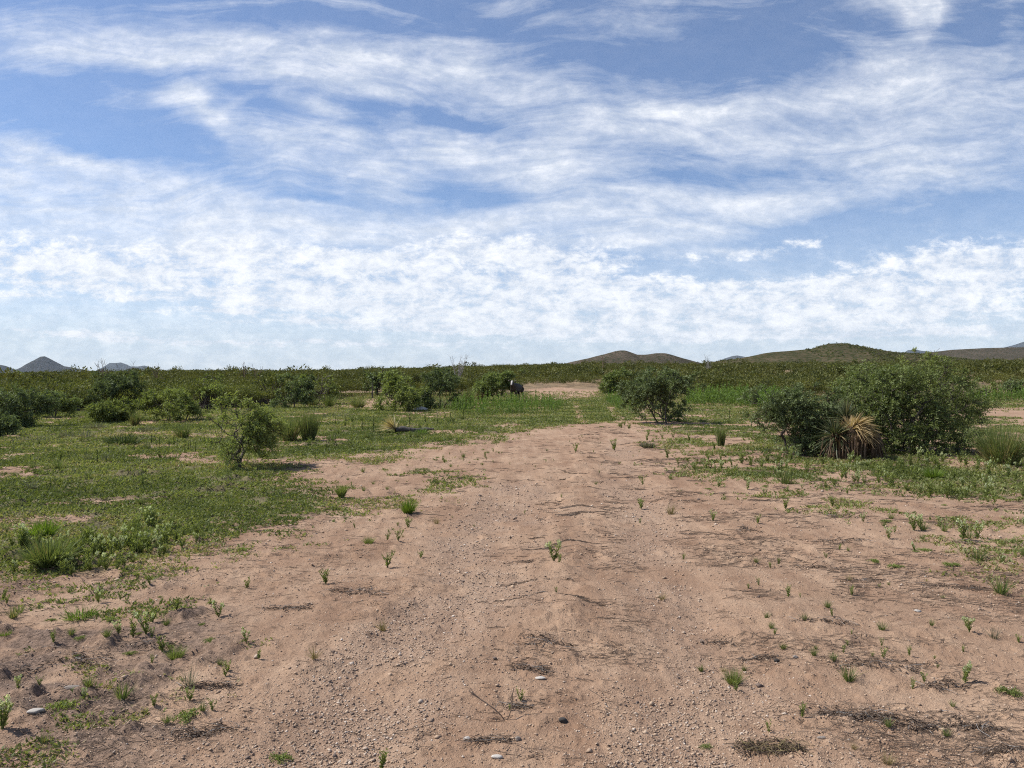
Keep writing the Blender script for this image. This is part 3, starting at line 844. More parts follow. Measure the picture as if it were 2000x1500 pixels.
# yucca -------------------------------------------------------------
def yucca(label, px, py, s):
    x, y = at(px, py)
    o = bpy.data.objects.new('yucca', None); COL.objects.link(o)
    o.location = (x, y, gzf(x, y)); tag(o, label, 'yucca')
    rng = np.random.default_rng(77)
    def head(c, n, L, lo, hi, az=None, spread=math.pi):
        a = rng.random(n) * 2 * math.pi if az is None else az + (rng.random(n) - 0.5) * 2 * spread
        el = lo + (hi - lo) * rng.random(n)
        d = np.stack([np.cos(a) * np.cos(el), np.sin(a) * np.cos(el), np.sin(el)], 1)
        return np.array(c) + d * 0.05, d, L * (0.75 + 0.4 * rng.random(n))
    g = MB()
    p, d, L = head((-0.08, 0.02, 0.44 * s), 400, 0.50 * s, R(-50), R(85)); L = L * (0.6 + 0.5 * rng.random(400)); blades(g, p, d + rng.normal(size=d.shape) * .12, L, 0.021, rng, 0.15 + 0.5 * rng.random(400), 5)
    p, d, L = head((0.22, 0.22, 0.78 * s), 160, 0.42 * s, R(-10), R(85)); blades(g, p, d, L, 0.019, rng, 0.15, 4)
    c = link('green_leaves', g.mesh('green_leaves', M_YUCCA), o)
    w = MB()
    p, d, L = head((0.22, -0.12, 0.60 * s), 420, 0.46 * s, R(-12), R(58), az=R(-8), spread=R(80)); blades(w, p, d + rng.normal(size=d.shape) * .15, L, 0.024, rng, 0.35 + 0.8 * rng.random(420) ** 1.5, 5)
    p, d, L = head((0.17, -0.10, 0.58 * s), 110, 0.36 * s, R(10), R(80), az=R(40), spread=R(120)); blades(w, p, d, L, 0.024, rng, 0.4, 4)
    link('dead_leaves', w.mesh('dead_leaves', M_YDEAD), o)
    k = MB()
    n = 420
    a = rng.random(n) * 2 * math.pi
    rr = 0.24 + 0.14 * rng.random(n)
    p = np.stack([0.30 + np.cos(a) * rr * 1.25, -0.02 + np.sin(a) * rr, 0.34 * s + 0.2 * s * rng.random(n)], 1)
    d = np.stack([np.cos(a) * 0.12, np.sin(a) * 0.12, -np.ones(n)], 1) + rng.normal(size=(n, 3)) * 0.12
    blades(k, p, d, 0.34 * s + 0.2 * rng.random(n) * s, 0.034, rng, 0.05, 3)
    p2 = np.stack([-0.02 + rng.normal(size=160) * 0.10, -0.06 + rng.normal(size=160) * 0.08, np.full(160, 0.40 * s)], 1)
    d2 = np.stack([rng.normal(size=160) * 0.35, rng.normal(size=160) * 0.3 - 0.2, -np.ones(160)], 1)
    blades(k, p2, d2, 0.42 * s, 0.022, rng, 0.1, 3)
    link('thatch_skirt', k.mesh('thatch_skirt', M_YBROWN), o)
    tk = MB()
    def column(x0, y0, x1, y1, h, r):
        zs = np.linspace(-0.05, h, 6); t = np.linspace(0, 1, 6)
        pts = np.stack([x0 + (x1 - x0) * t, y0 + (y1 - y0) * t, zs], 1)
        tubes(tk, pts[:-1], pts[1:], r * (1.1 - 0.2 * t[:-1]), r * (1.1 - 0.2 * t[1:]), 10)
    column(-0.02, 0, -0.03, -0.02, 0.46 * s, 0.10); column(0.28, 0, 0.27, -0.05, 0.66 * s, 0.17); column(0.2, 0.2, 0.22, 0.22, 0.78 * s, 0.09)
    link('trunk', tk.mesh('trunk', M_YBROWN, True), o)
    return o
yucca('green yucca with a drooping head of straw coloured dead leaves', 1640, 896, 1.02)

# bunch grasses -----------------------------------------------------
def clump_mesh(seed, H, Wd, n, mat, width=0.008, droop=0.5, upright=0.75, core=0.35, straw=None):
    rng = np.random.default_rng(seed)
    a = rng.random(n) * 2 * math.pi; r = np.sqrt(rng.random(n)) * Wd * 0.5 * core
    p = np.stack([np.cos(a) * r, np.sin(a) * r, np.full(n, -0.01)], 1)
    lean = rng.random(n) ** 1.2 * (1 - upright) * 2.4
    a2 = a + rng.normal(size=n) * 0.5
    d = np.stack([np.cos(a2) * lean * Wd / H, np.sin(a2) * lean * Wd / H, np.ones(n)], 1)
    mb = MB()
    L = H * (0.55 + 0.5 * rng.random(n)) * np.sqrt(1 + (lean * 0.5) ** 2)
    blades(mb, p, d, L, width * (0.6 + 0.8 * rng.random(n)), rng, droop * rng.random(n), 4)
    if straw:
        k = int(n * 0.3); i = rng.integers(0, n, k)
        blades(mb, p[i], d[i] + rng.normal(size=(k, 3)) * 0.2, L[i] * 0.8, width, rng, droop, 3, mat=1)
        return mb.mesh('grass_clump', [mat, straw])
    return mb.mesh('grass_clump', mat)

def clump(seed, label, px, base, top, width, mat, n=260, group='bunch grass clumps', name='grass_clump', **kw):
    x, y, H, Wd = dims(px, base, top, width)
    me = clump_mesh(seed, H, Wd, n, mat, width=kw.pop('bw', 0.008) * max(1, y / 14) ** 0.8, **kw)
    o = link(name, me, loc=(x, y, gzf(x, y)))
    return tag(o, label, 'grass clump', group)

clump(31, 'tall green sacaton grass clump at the right edge beside the bush', 1958, 908, 800, 125, M_BUNCH, 900, droop=0.5, upright=0.72, straw=M_STRAW)
clump(32, 'full green bunch grass with dark base behind the small mesquite', 603, 862, 790, 62, M_BUNCH, 500, upright=0.8, droop=.3)
clump(33, 'straw tinted bunch grass joined to the left of the full green one', 566, 862, 795, 66, M_BUNCH, 380, straw=M_STRAW, droop=0.6)
clump(34, 'single upright grass tuft between the lone dark mesquite and the yucca', 1408, 872, 822, 34, M_BUNCH, 260, upright=0.85)
clump(35, 'tan grass clump in front of the light green twin trunk mesquite', 264, 832, 796, 34, M_BUNCH, 240, straw=M_STRAW)
clump(36, 'dark rounded grass clump left of the small mesquite', 358, 856, 818, 42, M_BUNCH, 260, straw=M_STRAW, upright=.7)
clump(37, 'brown grass clump left of the cow mesquite', 915, 786, 752, 42, M_BUNCH, 220, straw=M_STRAW)
clump(38, 'rusty brown grass clump under the cow mesquite', 938, 784, 758, 30, M_STRAW, 220)
clump(39, 'green grass clump by the bare soil behind the tall bunch grass', 643, 795, 764, 38, M_BUNCH, 220)
clump(40, 'tan grass clump right of the dark upright mesquite', 612, 792, 766, 40, M_BUNCH, 200, straw=M_STRAW)
clump(41, 'loose grass clump left of the fence post', 700, 796, 768, 52, M_BUNCH, 220, straw=M_STRAW)
clump(42, 'reddish grass tuft showing over the left yucca side mesquite', 1612, 800, 760, 30, M_STRAW, 160)
for q_, (px_, by_, ty_, w_, lab_) in enumerate(((150, 855, 832, 70, 'low grey dry brush in the left field, nearer the tan grass clump'), (62, 862, 845, 80, 'flat grey dry brush in the left field below the left edge bushes'),
        (185, 838, 820, 40, 'small grey brush below the low dense green bush'), (288, 842, 826, 36, 'grey brush behind the row of dark spikes'), (395, 822, 806, 60, 'grey purple brush right of the twin trunk mesquite'),
        (660, 815, 800, 90, 'grey dry brush in front of the bare soil left of the pale rock'), (880, 795, 770, 50, 'dark dry brush beside the darker mesquite by the rock'), (1265, 875, 858, 26, 'grey twiggy tuft below the lone dark mesquite'))):
    clump(480 + q_, lab_, px_, by_, ty_, w_, M_GREYSH, 170, upright=.45, bw=.010, droop=.3, core=.8, name='grey_brush', group='grey dry brush')
clump(490, 'dark stiff low weed bush in the left field before the row of spikes', 242, 868, 836, 60, M_DARKST, 260, upright=.5, bw=.012, core=.7, droop=.2, name='dark_bush', group=None)
clump(43, 'bright green low mound in front of the largest mesquite', 1822, 935, 905, 46, M_BRIGHT, 420, upright=.62, bw=.007, name='green_mound')
clump(44, 'bright feathery green tuft on the bare sand left of the track', 797, 1005, 970, 42, M_BRIGHT, 380, upright=.68, bw=.006, name='feathery_tuft')
clump(45, 'yellow green feathery clump at the left behind the white flowers', 85, 1052, 1000, 75, M_BRIGHT, 520, upright=.66, bw=.006, name='feathery_tuft')
clump(46, 'dark green grassy clump below the feathery one at the left', 95, 1112, 1042, 110, M_BUNCH, 700, upright=.62, bw=.008)
clump(47, 'dull green tuft at the edge of grass and sand left of the track', 667, 972, 940, 28, M_WEED, 200, upright=.7)

# dead twiggy plants on the skyline -----------------------------------
def wand_plant(seed, label, px, base, top, width, n=9, mat=None, leafy=False):
    x, y, H, Wd = dims(px, base, top, width)
    rng = np.random.default_rng(seed)
    mb = MB()
    for i in range(n):
        a = rng.random() * 6.28; L = H * (0.6 + 0.4 * rng.random()); sp = Wd * 0.5 * (0.3 + 0.7 * rng.random())
        t = np.linspace(0, 1, 9)
        P = np.stack([np.cos(a) * sp * t ** 1.2, np.sin(a) * sp * t ** 1.2, L * t], 1) + rng.normal(size=(9, 3)) * 0.02 * H * t[:, None]
        r = (0.020 + 0.00025 * y) * (1 - 0.7 * t)
        tubes(mb, P[:-1], P[1:], r[:-1], r[1:], 4, a=rng.random(8))
        for k in range(5):
            j = rng.integers(3, 8); q = P[j]; e = q + np.array([rng.normal() * .12, rng.normal() * .12, .10 + .1 * rng.random()]) * H * 0.7
            tubes(mb, [q], [e], r[j] * .7, r[j] * .35, 3, a=rng.random())
    o = link('ocotillo' if not leafy else 'sapling', mb.mesh('wands', mat or M_GREYTWIG), loc=(x, y, gzf(x, y) - .05))
    return tag(o, label, 'ocotillo' if not leafy else 'sapling', 'bare wand plants on the skyline')
wand_plant(51, 'bare grey branching ocotillo standing out on the skyline mid picture', 893, 760, 686, 46, 10)
wand_plant(52, 'twiggy wand plant on the skyline right of the pointed peak', 207, 765, 698, 40, 7, M_TWIG)
wand_plant(53, 'leaning wand plant on the skyline above the blue range', 250, 765, 694, 46, 5, M_TWIG)
wand_plant(54, 'short wand plant on the skyline right of the blue range', 306, 765, 709, 26, 6, M_TWIG)
wand_plant(55, 'thin wand pair on the skyline left of the dark upright mesquite', 476, 765, 703, 16, 5, M_TWIG)
wand_plant(56, 'curved wand plant on the skyline nearer the dark upright mesquite', 503, 765, 706, 30, 5, M_TWIG)
wand_plant(57, 'pale wand plant on the skyline between the two middle hills', 1383, 740, 687, 24, 6)
wand_plant(58, 'single wand in front of the twin topped hill', 1178, 745, 689, 12, 4, M_TWIG)

# fence post ------------------------------------------------------------
def fence_post():
    x, y, H, Wd = dims(727, 778, 748, 4)
    rng = np.random.default_rng(5)
    mb = MB()
    zs = np.linspace(-0.1, H, 7)
    P = np.stack([0.015 * np.sin(zs * 3), 0.01 * np.cos(zs * 2.2), zs], 1)
    tubes(mb, P[:-1], P[1:], 0.055 - 0.004 * np.arange(6), 0.052 - 0.004 * np.arange(6), 8)
    mb.add([[0, 0, H + .03], [.03, 0, H], [0, .03, H], [-.03, 0, H], [0, -.03, H]], tris=[[0, 1, 2], [0, 2, 3], [0, 3, 4], [0, 4, 1]])
    tag(link('fence_post', mb.mesh('fence_post', M_POST, True), loc=(x, y, gzf(x, y))), 'thin dark wooden post standing in the scrub left of the pale rock', 'post')
fence_post()

# rocks -----------------------------------------------------------------
def rock_mesh(seed, s=(1, 1, 0.6), mat=None, sub=3, rough=0.25):
    import bmesh
    bm = bmesh.new(); bmesh.ops.create_icosphere(bm, subdivisions=sub, radius=1.0)
    co = np.array([v.co[:] for v in bm.verts])
    rng = np.random.default_rng(seed)
    pl_ = norm(rng.normal(size=(9, 3))); off = 0.55 + 0.35 * rng.random(9)
    for p_, o_ in zip(pl_, off):                      # flat broken faces
        dd = co @ p_ - o_
        co = co - np.maximum(dd, 0)[:, None] * p_[None] * 0.85
    nz = fbm(co[:, 0] * 2 + seed, co[:, 1] * 2 + co[:, 2] * 1.7, seed, 3) - 0.5
    co = co * (1 + nz[:, None] * rough) * np.array(s)
    for v, c in zip(bm.verts, co): v.co = c
    tr = np.array([[v.index for v in f.verts] for f in bm.faces])
    bm.free()
    return MB().add(co, tris=tr, a=rng.random()).mesh('rock', mat, smooth=False)
def rock(seed, label, px, py, wpx, s, mat, cat='rock', name='rock', rot=0.0, group=None):
    x, y = at(px, py); w = wpx * y / F / 2
    me = rock_mesh(seed, s, mat)
    o = link(name, me, loc=(x, y, gzf(x, y) + w * s[2] * 0.45), rotz=rot, scale=w)
    return tag(o, label, cat, group)
rock(61, 'pale grey boulder lying under the leaning mesquite', 822, 802, 32, (1, .7, .42), M_PALE)
rock(62, 'flat pale grey stone in the lower left corner', 70, 1398, 31, (1, .62, .34), M_PALE, rot=.3)
rock(63, 'black angular rock on the track near the bottom', 1100, 1409, 19, (1, .8, .65), M_DARKROCK)
rock(64, 'flat dark slab leaning by the grass in the lower left', 143, 1345, 40, (1, .45, .25), M_STONE, rot=.25)
rock(65, 'white stone lying alone on the sand at the right', 1792, 1194, 15, (1, .6, .5), M_PALE)
rock(66, 'rounded pale yellowish stone at the bottom of the track', 912, 1442, 15, (1, .8, .7), M_PALE)
rock(67, 'tan rounded stone right of the pale yellowish one', 1011, 1445, 13, (1, .85, .8), M_STONE)
rock(68, 'long flat whitish stone at the bottom edge of the track', 972, 1486, 26, (1, .5, .3), M_PALE)
rock(69, 'small split grey stone between the two bottom litter piles on the right', 1605, 1446, 20, (1, .55, .4), M_STONE)
rock(70, 'thin whitish flat stone right of the track gravel', 1055, 1325, 22, (1, .5, .25), M_PALE)
rock(71, 'dark brown stone on the sand by the round dark tuft', 1517, 1291, 13, (1, .7, .55), M_DARKROCK)
rock(72, 'reddish brown stone beside the dark brown one on the right sand', 1553, 1286, 12, (1, .7, .6), M_STONE)

# fallen yucca log --------------------------------------------------------
def fallen_log():
    x0, y0 = at(772, 847); x1, y1 = at(838, 846)
    o = bpy.data.objects.new('fallen_yucca', None); COL.objects.link(o)
    o.location = (x0, y0, gzf(x0, y0))
    tag(o, 'fallen yucca log with a spray of straw coloured dead leaves', 'log')
    rng = np.random.default_rng(3)
    t = np.linspace(0, 1, 12)
    P = np.stack([(x1 - x0) * t, (y1 - y0) * t + 0.04 * np.sin(t * 9), 0.11 + 0.03 * np.sin(t * 7)], 1)
    mb = MB(); r = 0.065 + 0.03 * rng.random(12); r[-1] = .04
    tubes(mb, P[:-1], P[1:], r[:-1], r[1:], 9, a=rng.random(11))
    P2 = P[8] + np.array([[0, 0, 0], [.15, -.1, .05], [.42, -.15, .06]])
    tubes(mb, P2[:-1], P2[1:], .05, .03, 6)
    link('log', mb.mesh('log', M_POST, True), o)
    w = MB(); n = 160
    a = R(180) + rng.normal(size=n) * 0.75; el = R(5) + rng.random(n) * R(70)
    d = np.stack([np.cos(a) * np.cos(el), np.sin(a) * np.cos(el), np.sin(el)], 1)
    blades(w, np.tile([[0.0, 0, 0.13]], (n, 1)), d, 0.40 + 0.30 * rng.random(n), 0.026, rng, 0.35, 3)
    link('dead_leaves', w.mesh('dead_leaves', M_PALESTRAW), o)
fallen_log()

clump(495, 'green weed tuft growing against the right end of the fallen yucca log', 825, 850, 830, 30, M_REED, 120, upright=.6, bw=.012, group=None, name='grass_tuft')
clump(496, 'pale green grass tuft growing over the middle of the fallen yucca log', 806, 851, 834, 40, M_BUNCH, 120, upright=.5, bw=.012, group=None, name='grass_tuft')
# cow ---------------------------------------------------------------------
def cowmat():
    m, t, out = newmat('cow_hide')
    v = t.node('ShaderNodeAttribute', attribute_name='v').outputs['Fac']
    pos = t.node('ShaderNodeTexCoord').outputs['Object']
    n = t.noise(pos, 6, 3)
    dark = t.mix(n, (0.018, 0.013, 0.010), (0.055, 0.037, 0.028))
    c = t.mix(t.ramp(t.math('ADD', v, t.math('MULTIPLY_ADD', n, 0.3, -0.15)), 0.45, 0.6), dark, (0.42, 0.39, 0.36))
    b = t.node('ShaderNodeBsdfPrincipled'); t.put(b.inputs['Base Color'], c); b.inputs['Roughness'].default_value = 0.7
    t.l.new(b.outputs[0], out.inputs[0])
    return m
M_COW = cowmat()
def cow(label, px, py, heading):
    """local axes: +X towards the head; withers 1.3 m"""
    V = []; E = []; Rr = []
    def chain(pts, start=None):
        prev = start
        for (p, r) in pts:
            V.append(p); Rr.append(r); i = len(V) - 1
            if prev is not None: E.append((prev, i))
            prev = i
        return prev
    def rr(a, b): return (a, b)
    pel = chain([((-0.62, 0, 1.06), rr(.26, .26))])
    b1 = chain([((-0.30, 0, 1.00), rr(.33, .35))], pel)
    b2 = chain([((0.05, 0, 0.97), rr(.35, .37))], b1)
    sh = chain([((0.42, 0, 1.00), rr(.27, .34))], b2)
    nk = chain([((0.66, 0.03, 1.17), rr(.17, .22)), ((0.84, 0.08, 1.34), rr(.13, .16))], sh)
    hd = chain([((0.93, 0.13, 1.44), rr(.125, .13)), ((1.05, 0.17, 1.34), rr(.10, .105)), ((1.17, 0.21, 1.20), rr(.075, .07)), ((1.22, 0.23, 1.13), rr(.07, .055))], nk)
    for s in (1, -1):
        dx = 0.05 * s
        chain([((-0.66 + dx, .17 * s, .86), rr(.17, .13)), ((-0.56 + dx, .18 * s, .68), rr(.10, .09)), ((-0.72 + dx, .18 * s, .46), rr(.06, .06)), ((-0.68 + dx, .18 * s, .12), rr(.042, .042)),
               ((-0.65 + dx, .18 * s, .03), rr(.06, .055))], pel)
        chain([((0.42 - dx, .17 * s, .74), rr(.12, .12)), ((0.42 - dx, .17 * s, .45), rr(.062, .062)), ((0.41 - dx, .17 * s, .14), rr(.042, .042)), ((0.43 - dx, .17 * s, .03), rr(.06, .055))], sh)
    me = bpy.data.meshes.new('cow_cage'); me.from_pydata(V, E, [])
    ob = bpy.data.objects.new('cow_cage', me); COL.objects.link(ob)
    sk = ob.modifiers.new('skin', 'SKIN'); sk.use_smooth_shade = True
    ob.modifiers.new('sub', 'SUBSURF').levels = 2
    for i, r in enumerate(Rr): me.skin_vertices[0].data[i].radius = r
    me.skin_vertices[0].data[0].use_root = True
    dg = bpy.context.evaluated_depsgraph_get(); dg.update()
    body = bpy.data.meshes.new_from_object(ob.evaluated_get(dg))
    bpy.data.objects.remove(ob)
    n = len(body.vertices); co = np.zeros(n * 3, np.float32); body.vertices.foreach_get('co', co); co = co.reshape(-1, 3)
    # white face: front of the head
    ax = norm(np.array([[0.29, 0.10, -0.31]]))[0]
    fr = norm(np.array([[0.75, 0.25, 0.62]]))[0]
    hc = np.array([0.93, 0.13, 1.44])
    rel = co - hc
    on = (co[:, 0] > 0.85) & (co[:, 2] > 1.16)
    sdv = norm(np.array([[-0.32, 0.95, 0.0]]))[0]
    wv = np.where(on, sstep(0.0, 0.05, rel @ fr) * sstep(0.075, 0.04, np.abs(rel @ sdv)) * sstep(0.40, 0.33, rel @ ax), 0)
    body.attributes.new('v', 'FLOAT', 'POINT').data.foreach_set('value', wv.astype(np.float32))
    body.materials.clear(); body.materials.append(M_COW)
    body.name = 'cow'
    x, y = at(px, py)
    o = link('cow', body, loc=(x, y, gzf(x, y)), rotz=heading, scale=0.95)
    tag(o, label, 'cow')
    rng = np.random.default_rng(8)
    for s in (1, -1):      # ears
        b = np.array([0.90, 0.13, 1.47]) + np.array([-0.04, 0.13, 0.0]) * s
        tip = b + np.array([-0.05, 0.20, -0.02]) * s + np.array([0, 0, 0.02])
        mid = (b + tip) / 2
        E_ = MB()
        vv = [b + [0, 0, .02], mid + [.03, 0, .065], tip, mid + [.03, 0, -.055], mid + [-.035, 0, 0], b - [0, 0, .03]]
        E_.add(vv, tris=[[0, 1, 4], [1, 2, 4], [2, 3, 4], [3, 5, 4], [5, 0, 4], [0, 5, 3], [0, 3, 1], [1, 3, 2]], a=0.0)
        link('ear', E_.mesh('ear', M_COW), o)
    tl = MB()
    P = np.array([[-0.86, 0, 1.16], [-0.93, 0, 1.05], [-0.95, 0.01, .8], [-0.95, 0.0, .55]])
    tubes(tl, P[:-1], P[1:], [.04, .03, .022], [.03, .022, .018], 6, a=0.0)
    p = np.tile([[-0.95, 0, .56]], (40, 1)); blades(tl, p, np.tile([[0, 0, -1.0]], (40, 1)) + rng.normal(size=(40, 3)) * .15, .25, .015, rng, 0, 2, a=0.0)
    link('tail', tl.mesh('tail', M_COW, True), o)
cow('black cow with a white face standing at the edge of the green weeds', 1009, 784, R(-118))

# green stalk weeds --------------------------------------------------------
def stalk_mesh(seed, H=1.0, leaf=0.13, n=46, wd=0.022, mat=None, r=0.008, up=1.1):
    rng = np.random.default_rng(seed)
    mb = MB(); zs = np.linspace(0, H, 6)
    P = np.stack([np.cumsum(rng.normal(size=6)) * .012 * H, np.cumsum(rng.normal(size=6)) * .012 * H, zs - 0.02], 1)
    tubes(mb, P[:-1], P[1:], r * (1.2 - .9 * zs[:-1] / H), r * (1.2 - .9 * zs[1:] / H), 4, a=.4)
    t = 0.06 + 0.94 * rng.random(n)
    p = np.stack([np.interp(t * H, zs, P[:, k]) for k in range(3)], 1)
    a = rng.random(n) * 6.28
    d = np.stack([np.cos(a), np.sin(a), np.full(n, up)], 1)
    leaves(mb, p, d, leaf * (1.15 - 0.55 * t), wd, rng, a=rng.random(n))
    return mb.mesh('weed_stalk', mat or M_REED)
RNG = np.random.default_rng(2024)
STALKS = [stalk_mesh(100 + i, 1.0, 0.15, 42, 0.03) for i in range(6)]
STALKS_BIG = [stalk_mesh(110 + i, 1.0, 0.16, 26, 0.045) for i in range(4)]
def fill(P, n, rng):
    lo = P.min(0); hi = P.max(0); out = []
    while len(out) < n:
        q = lo + (hi - lo) * rng.random((n * 3, 2))
        q = q[sdist(P, q[:, 0], q[:, 1]) > 0]
        out.extend(q[: n - len(out)].tolist())
    return np.array(out)
S1 = poly([(850, 800), (930, 815), (1000, 812), (1090, 803), (1112, 790), (1060, 783), (1000, 786), (900, 789)])
S2 = poly([(1178, 782), (1195, 800), (1235, 806), (1262, 800), (1262, 785), (1225, 779)])
S3 = poly([(1335, 792), (1400, 793), (1500, 797), (1560, 797), (1560, 783), (1470, 779), (1340, 781)])
S4 = poly([(1880, 785), (1960, 787), (2100, 787), (2100, 774), (1960, 773), (1885, 776)])
for P, n, hh, lab in ((S1, 120, .62, 'bright green upright weed stalk in the stand in front of the cow'),
                      (S2, 50, .70, 'bright green upright weed stalk just left of the lone dark mesquite'),
                      (S3, 90, .95, 'tall green weed stalk in the dense band right of the lone dark mesquite'),
                      (S4, 40, .85, 'green weed stalk in the band behind the bare patch at the right edge')):
    pts = fill(P, n, RNG); zz = gz(pts[:, 0], pts[:, 1])
    for (x, y), z in zip(pts, zz):
        o = link('weed_stalk', STALKS[RNG.integers(6)], loc=(x, y, z), rotz=RNG.random() * 6.28, scale=hh * (0.8 + 0.6 * RNG.random()))
        o.scale = (o.scale[0] * 1.25, o.scale[1] * 1.25, o.scale[2])
        tag(o, lab, 'weed stalk', lab.replace('bright green upright weed stalk', 'weed stalks').replace('tall green weed stalk', 'weed stalks').replace('green weed stalk', 'weed stalks'))
# the rest of the stands, past counting
def inst_stuff(name, label, meshes, pts, scales, rng, mat, sxy=1.0, lean=0.08):
    mb = MB(); zz = gz(pts[:, 0], pts[:, 1])
    data = []
    for me in meshes:
        n = len(me.vertices); co = np.zeros(n * 3, np.float32); me.vertices.foreach_get('co', co)
        a = np.zeros(n, np.float32); me.attributes['v'].data.foreach_get('value', a)
        nq = sum(1 for p in me.polygons if p.loop_total == 4)
        lv = np.zeros(len(me.loops), np.int32); me.loops.foreach_get('vertex_index', lv)
        data.append((co.reshape(-1, 3), a, lv[: nq * 4].reshape(-1, 4), lv[nq * 4:].reshape(-1, 3)))
    k = rng.integers(0, len(meshes), len(pts))
    for i, (co, a, q, t) in enumerate(data):
        s = np.where(k == i)[0]
        if not len(s): continue
        m = len(s); th = rng.random(m) * 6.28; c, n_s = np.cos(th), np.sin(th); sc = scales[s]
        x = (co[None, :, 0] * c[:, None] - co[None, :, 1] * n_s[:, None]) * sc[:, None] * sxy
        y = (co[None, :, 0] * n_s[:, None] + co[None, :, 1] * c[:, None]) * sc[:, None] * sxy
        z = co[None, :, 2] * sc[:, None]
        lx = rng.normal(size=m) * lean; ly = rng.normal(size=m) * lean
        x = x + z * lx[:, None] + pts[s, 0][:, None]; y = y + z * ly[:, None] + pts[s, 1][:, None]; z = z + zz[s][:, None]
        V = np.stack([x, y, z], -1).reshape(-1, 3)
        off = np.arange(m)[:, None, None] * len(co)
        av = np.clip(np.repeat(rng.normal(size=m) * 0.18, len(co)) + np.tile(a, m), 0, 1)
        mb.add(V, (q[None] + off).reshape(-1, 4) if len(q) else None, (t[None] + off).reshape(-1, 3) if len(t) else None, a=av)
    o = link(name, mb.mesh(name, mat))
    return tag(o, label, None, None, 'stuff')
pp_ = np.concatenate([fill(S1, 420, RNG), fill(S2, 160, RNG), fill(S3, 520, RNG), fill(S4, 260, RNG)])
sc_ = np.concatenate([np.full(420, .45), np.full(160, .55), np.full(520, .85), np.full(260, .75)]) * (0.6 + 0.6 * RNG.random(1360))
inst_stuff('weed_stand', 'thick stand of green weed stalks behind the nearer ones', STALKS_BIG, pp_, sc_, RNG, M_REED, 1.3)

# dark standing stalks in the left field
DARK = [stalk_mesh(130 + i, 1.0, 0.16, 34, 0.05, M_DARKST, .02, 1.6) for i in range(4)]
dk_list = [(69, 922, 17), (98, 958, 20), (190, 905, 22), (212, 885, 15), (3, 965, 16), (262, 882, 18), (242, 895, 10), (295, 868, 18), (305, 872, 14), (311, 871, 16), (330, 878, 14), (340, 872, 18),
           (346, 876, 14), (361, 886, 13), (368, 880, 14), (372, 876, 12), (382, 885, 16), (399, 868, 14), (638, 876, 14), (656, 873, 22), (604, 872, 18), (596, 874, 12), (730, 846, 20), (708, 840, 18), (676, 835, 16),
           (655, 830, 14), (760, 838, 15), (777, 838, 14), (800, 832, 22), (830, 828, 16), (855, 830, 18), (880, 826, 16), (905, 822, 18), (1478, 828, 18), (1488, 833, 15), (1540, 830, 20), (1555, 838, 18), (1468, 838, 20),
           (1425, 820, 14), (135, 900, 9), (60, 900, 10), (252, 860, 12), (120, 930, 8)]
for px, py, hp in dk_list:
    x, y = at(px, py); h = hp * y / F
    lab = 'dark narrow weed spike standing in the left green field' if px < 480 else ('dark narrow weed spike on the green flat before the pale rock' if px < 1000 else 'dark narrow weed spike left of the yucca bushes')
    o = link('dark_spike', DARK[RNG.integers(4)], loc=(x, y, gzf(x, y)), rotz=RNG.random() * 6, scale=(h * 1.25, h * 1.25, h * 1.25))
    tag(o, lab, 'weed spike', 'dark ' + lab.split('spike ')[1])
for px, py, hp, lab in ((1527, 938, 38, 'tall dark green stalk with drooping tip in front of the left yucca side mesquite'), (1546, 948, 28, 'shorter green stalk right of the tall dark drooping stalk')):
    x, y = at(px, py); h = hp * y / F
    o = link('dark_spike', DARK[1], loc=(x, y, gzf(x, y)), rotz=1.0, scale=(h * .5, h * .5, h)); tag(o, lab, 'weed spike')

# creosote scrub belt -------------------------------------------------------
def bush_mesh(seed, n, size, mat, wood=14):
    rng = np.random.default_rng(seed)
    mb = MB()
    k = 7
    a = rng.random(k) * 6.28; sp = 0.12 + 0.30 * rng.random(k)
    c = np.stack([np.cos(a) * sp, np.sin(a) * sp, 0.50 + 0.26 * rng.random(k)], 1)
    i = rng.integers(0, k, n)
    u = norm(rng.normal(size=(n, 3))) * (rng.random(n) ** 0.5)[:, None] * np.array([0.24, 0.24, 0.27])
    p = c[i] + u
    p[:, 2] = np.maximum(p[:, 2], 0.08)
    d = p - np.array([0, 0, 0.1]); d = norm(d) + rng.normal(size=(n, 3)) * 0.5
    leaves(mb, p, d, size * (0.6 + 0.8 * rng.random(n)), size * 0.42, rng, a=np.clip(rng.random(n) * 0.7 + np.repeat(rng.random(k) * 0.4, 1)[i], 0, 1))
    if wood:
        j = rng.integers(0, n, wood)
        tubes(mb, np.zeros((wood, 3)) + rng.normal(size=(wood, 3)) * np.array([.05, .05, 0]), p[j], 0.016, 0.006, 3, a=rng.random(wood), mat=1)
    return mb.mesh('creosote_bush', [mat, M_BARK])
CREO = [bush_mesh(300 + i, 620, 0.075, M_CREO, 22) for i in range(7)]
GREYB = [bush_mesh(320 + i, 420, 0.075, M_GREYSH, 24) for i in range(3)]
def belt(n, d0, d1, smax, rng):
    d = np.sqrt(d0 * d0 + (d1 * d1 - d0 * d0) * rng.random(n)); a = (rng.random(n) * 2 - 1) * math.atan(smax)
    return np.stack([d * np.sin(a), d * np.cos(a)], 1)
P_SCRUB = poly([(-900, 815), (0, 812), (200, 802), (420, 800), (560, 790), (690, 774), (760, 768), (860, 775), (960, 774), (1010, 764), (1040, 757), (1160, 757), (1190, 767), (1300, 776), (1480, 776), (1600, 780),
                (1880, 768), (2000, 770), (3000, 772), (3200, 742), (2000, 742), (1000, 742), (0, 742), (-900, 742)])
r_ = np.random.default_rng(71)
cand = belt(9000, 26, 400, 1.0, r_)
dd_ = np.hypot(cand[:, 0], cand[:, 1])
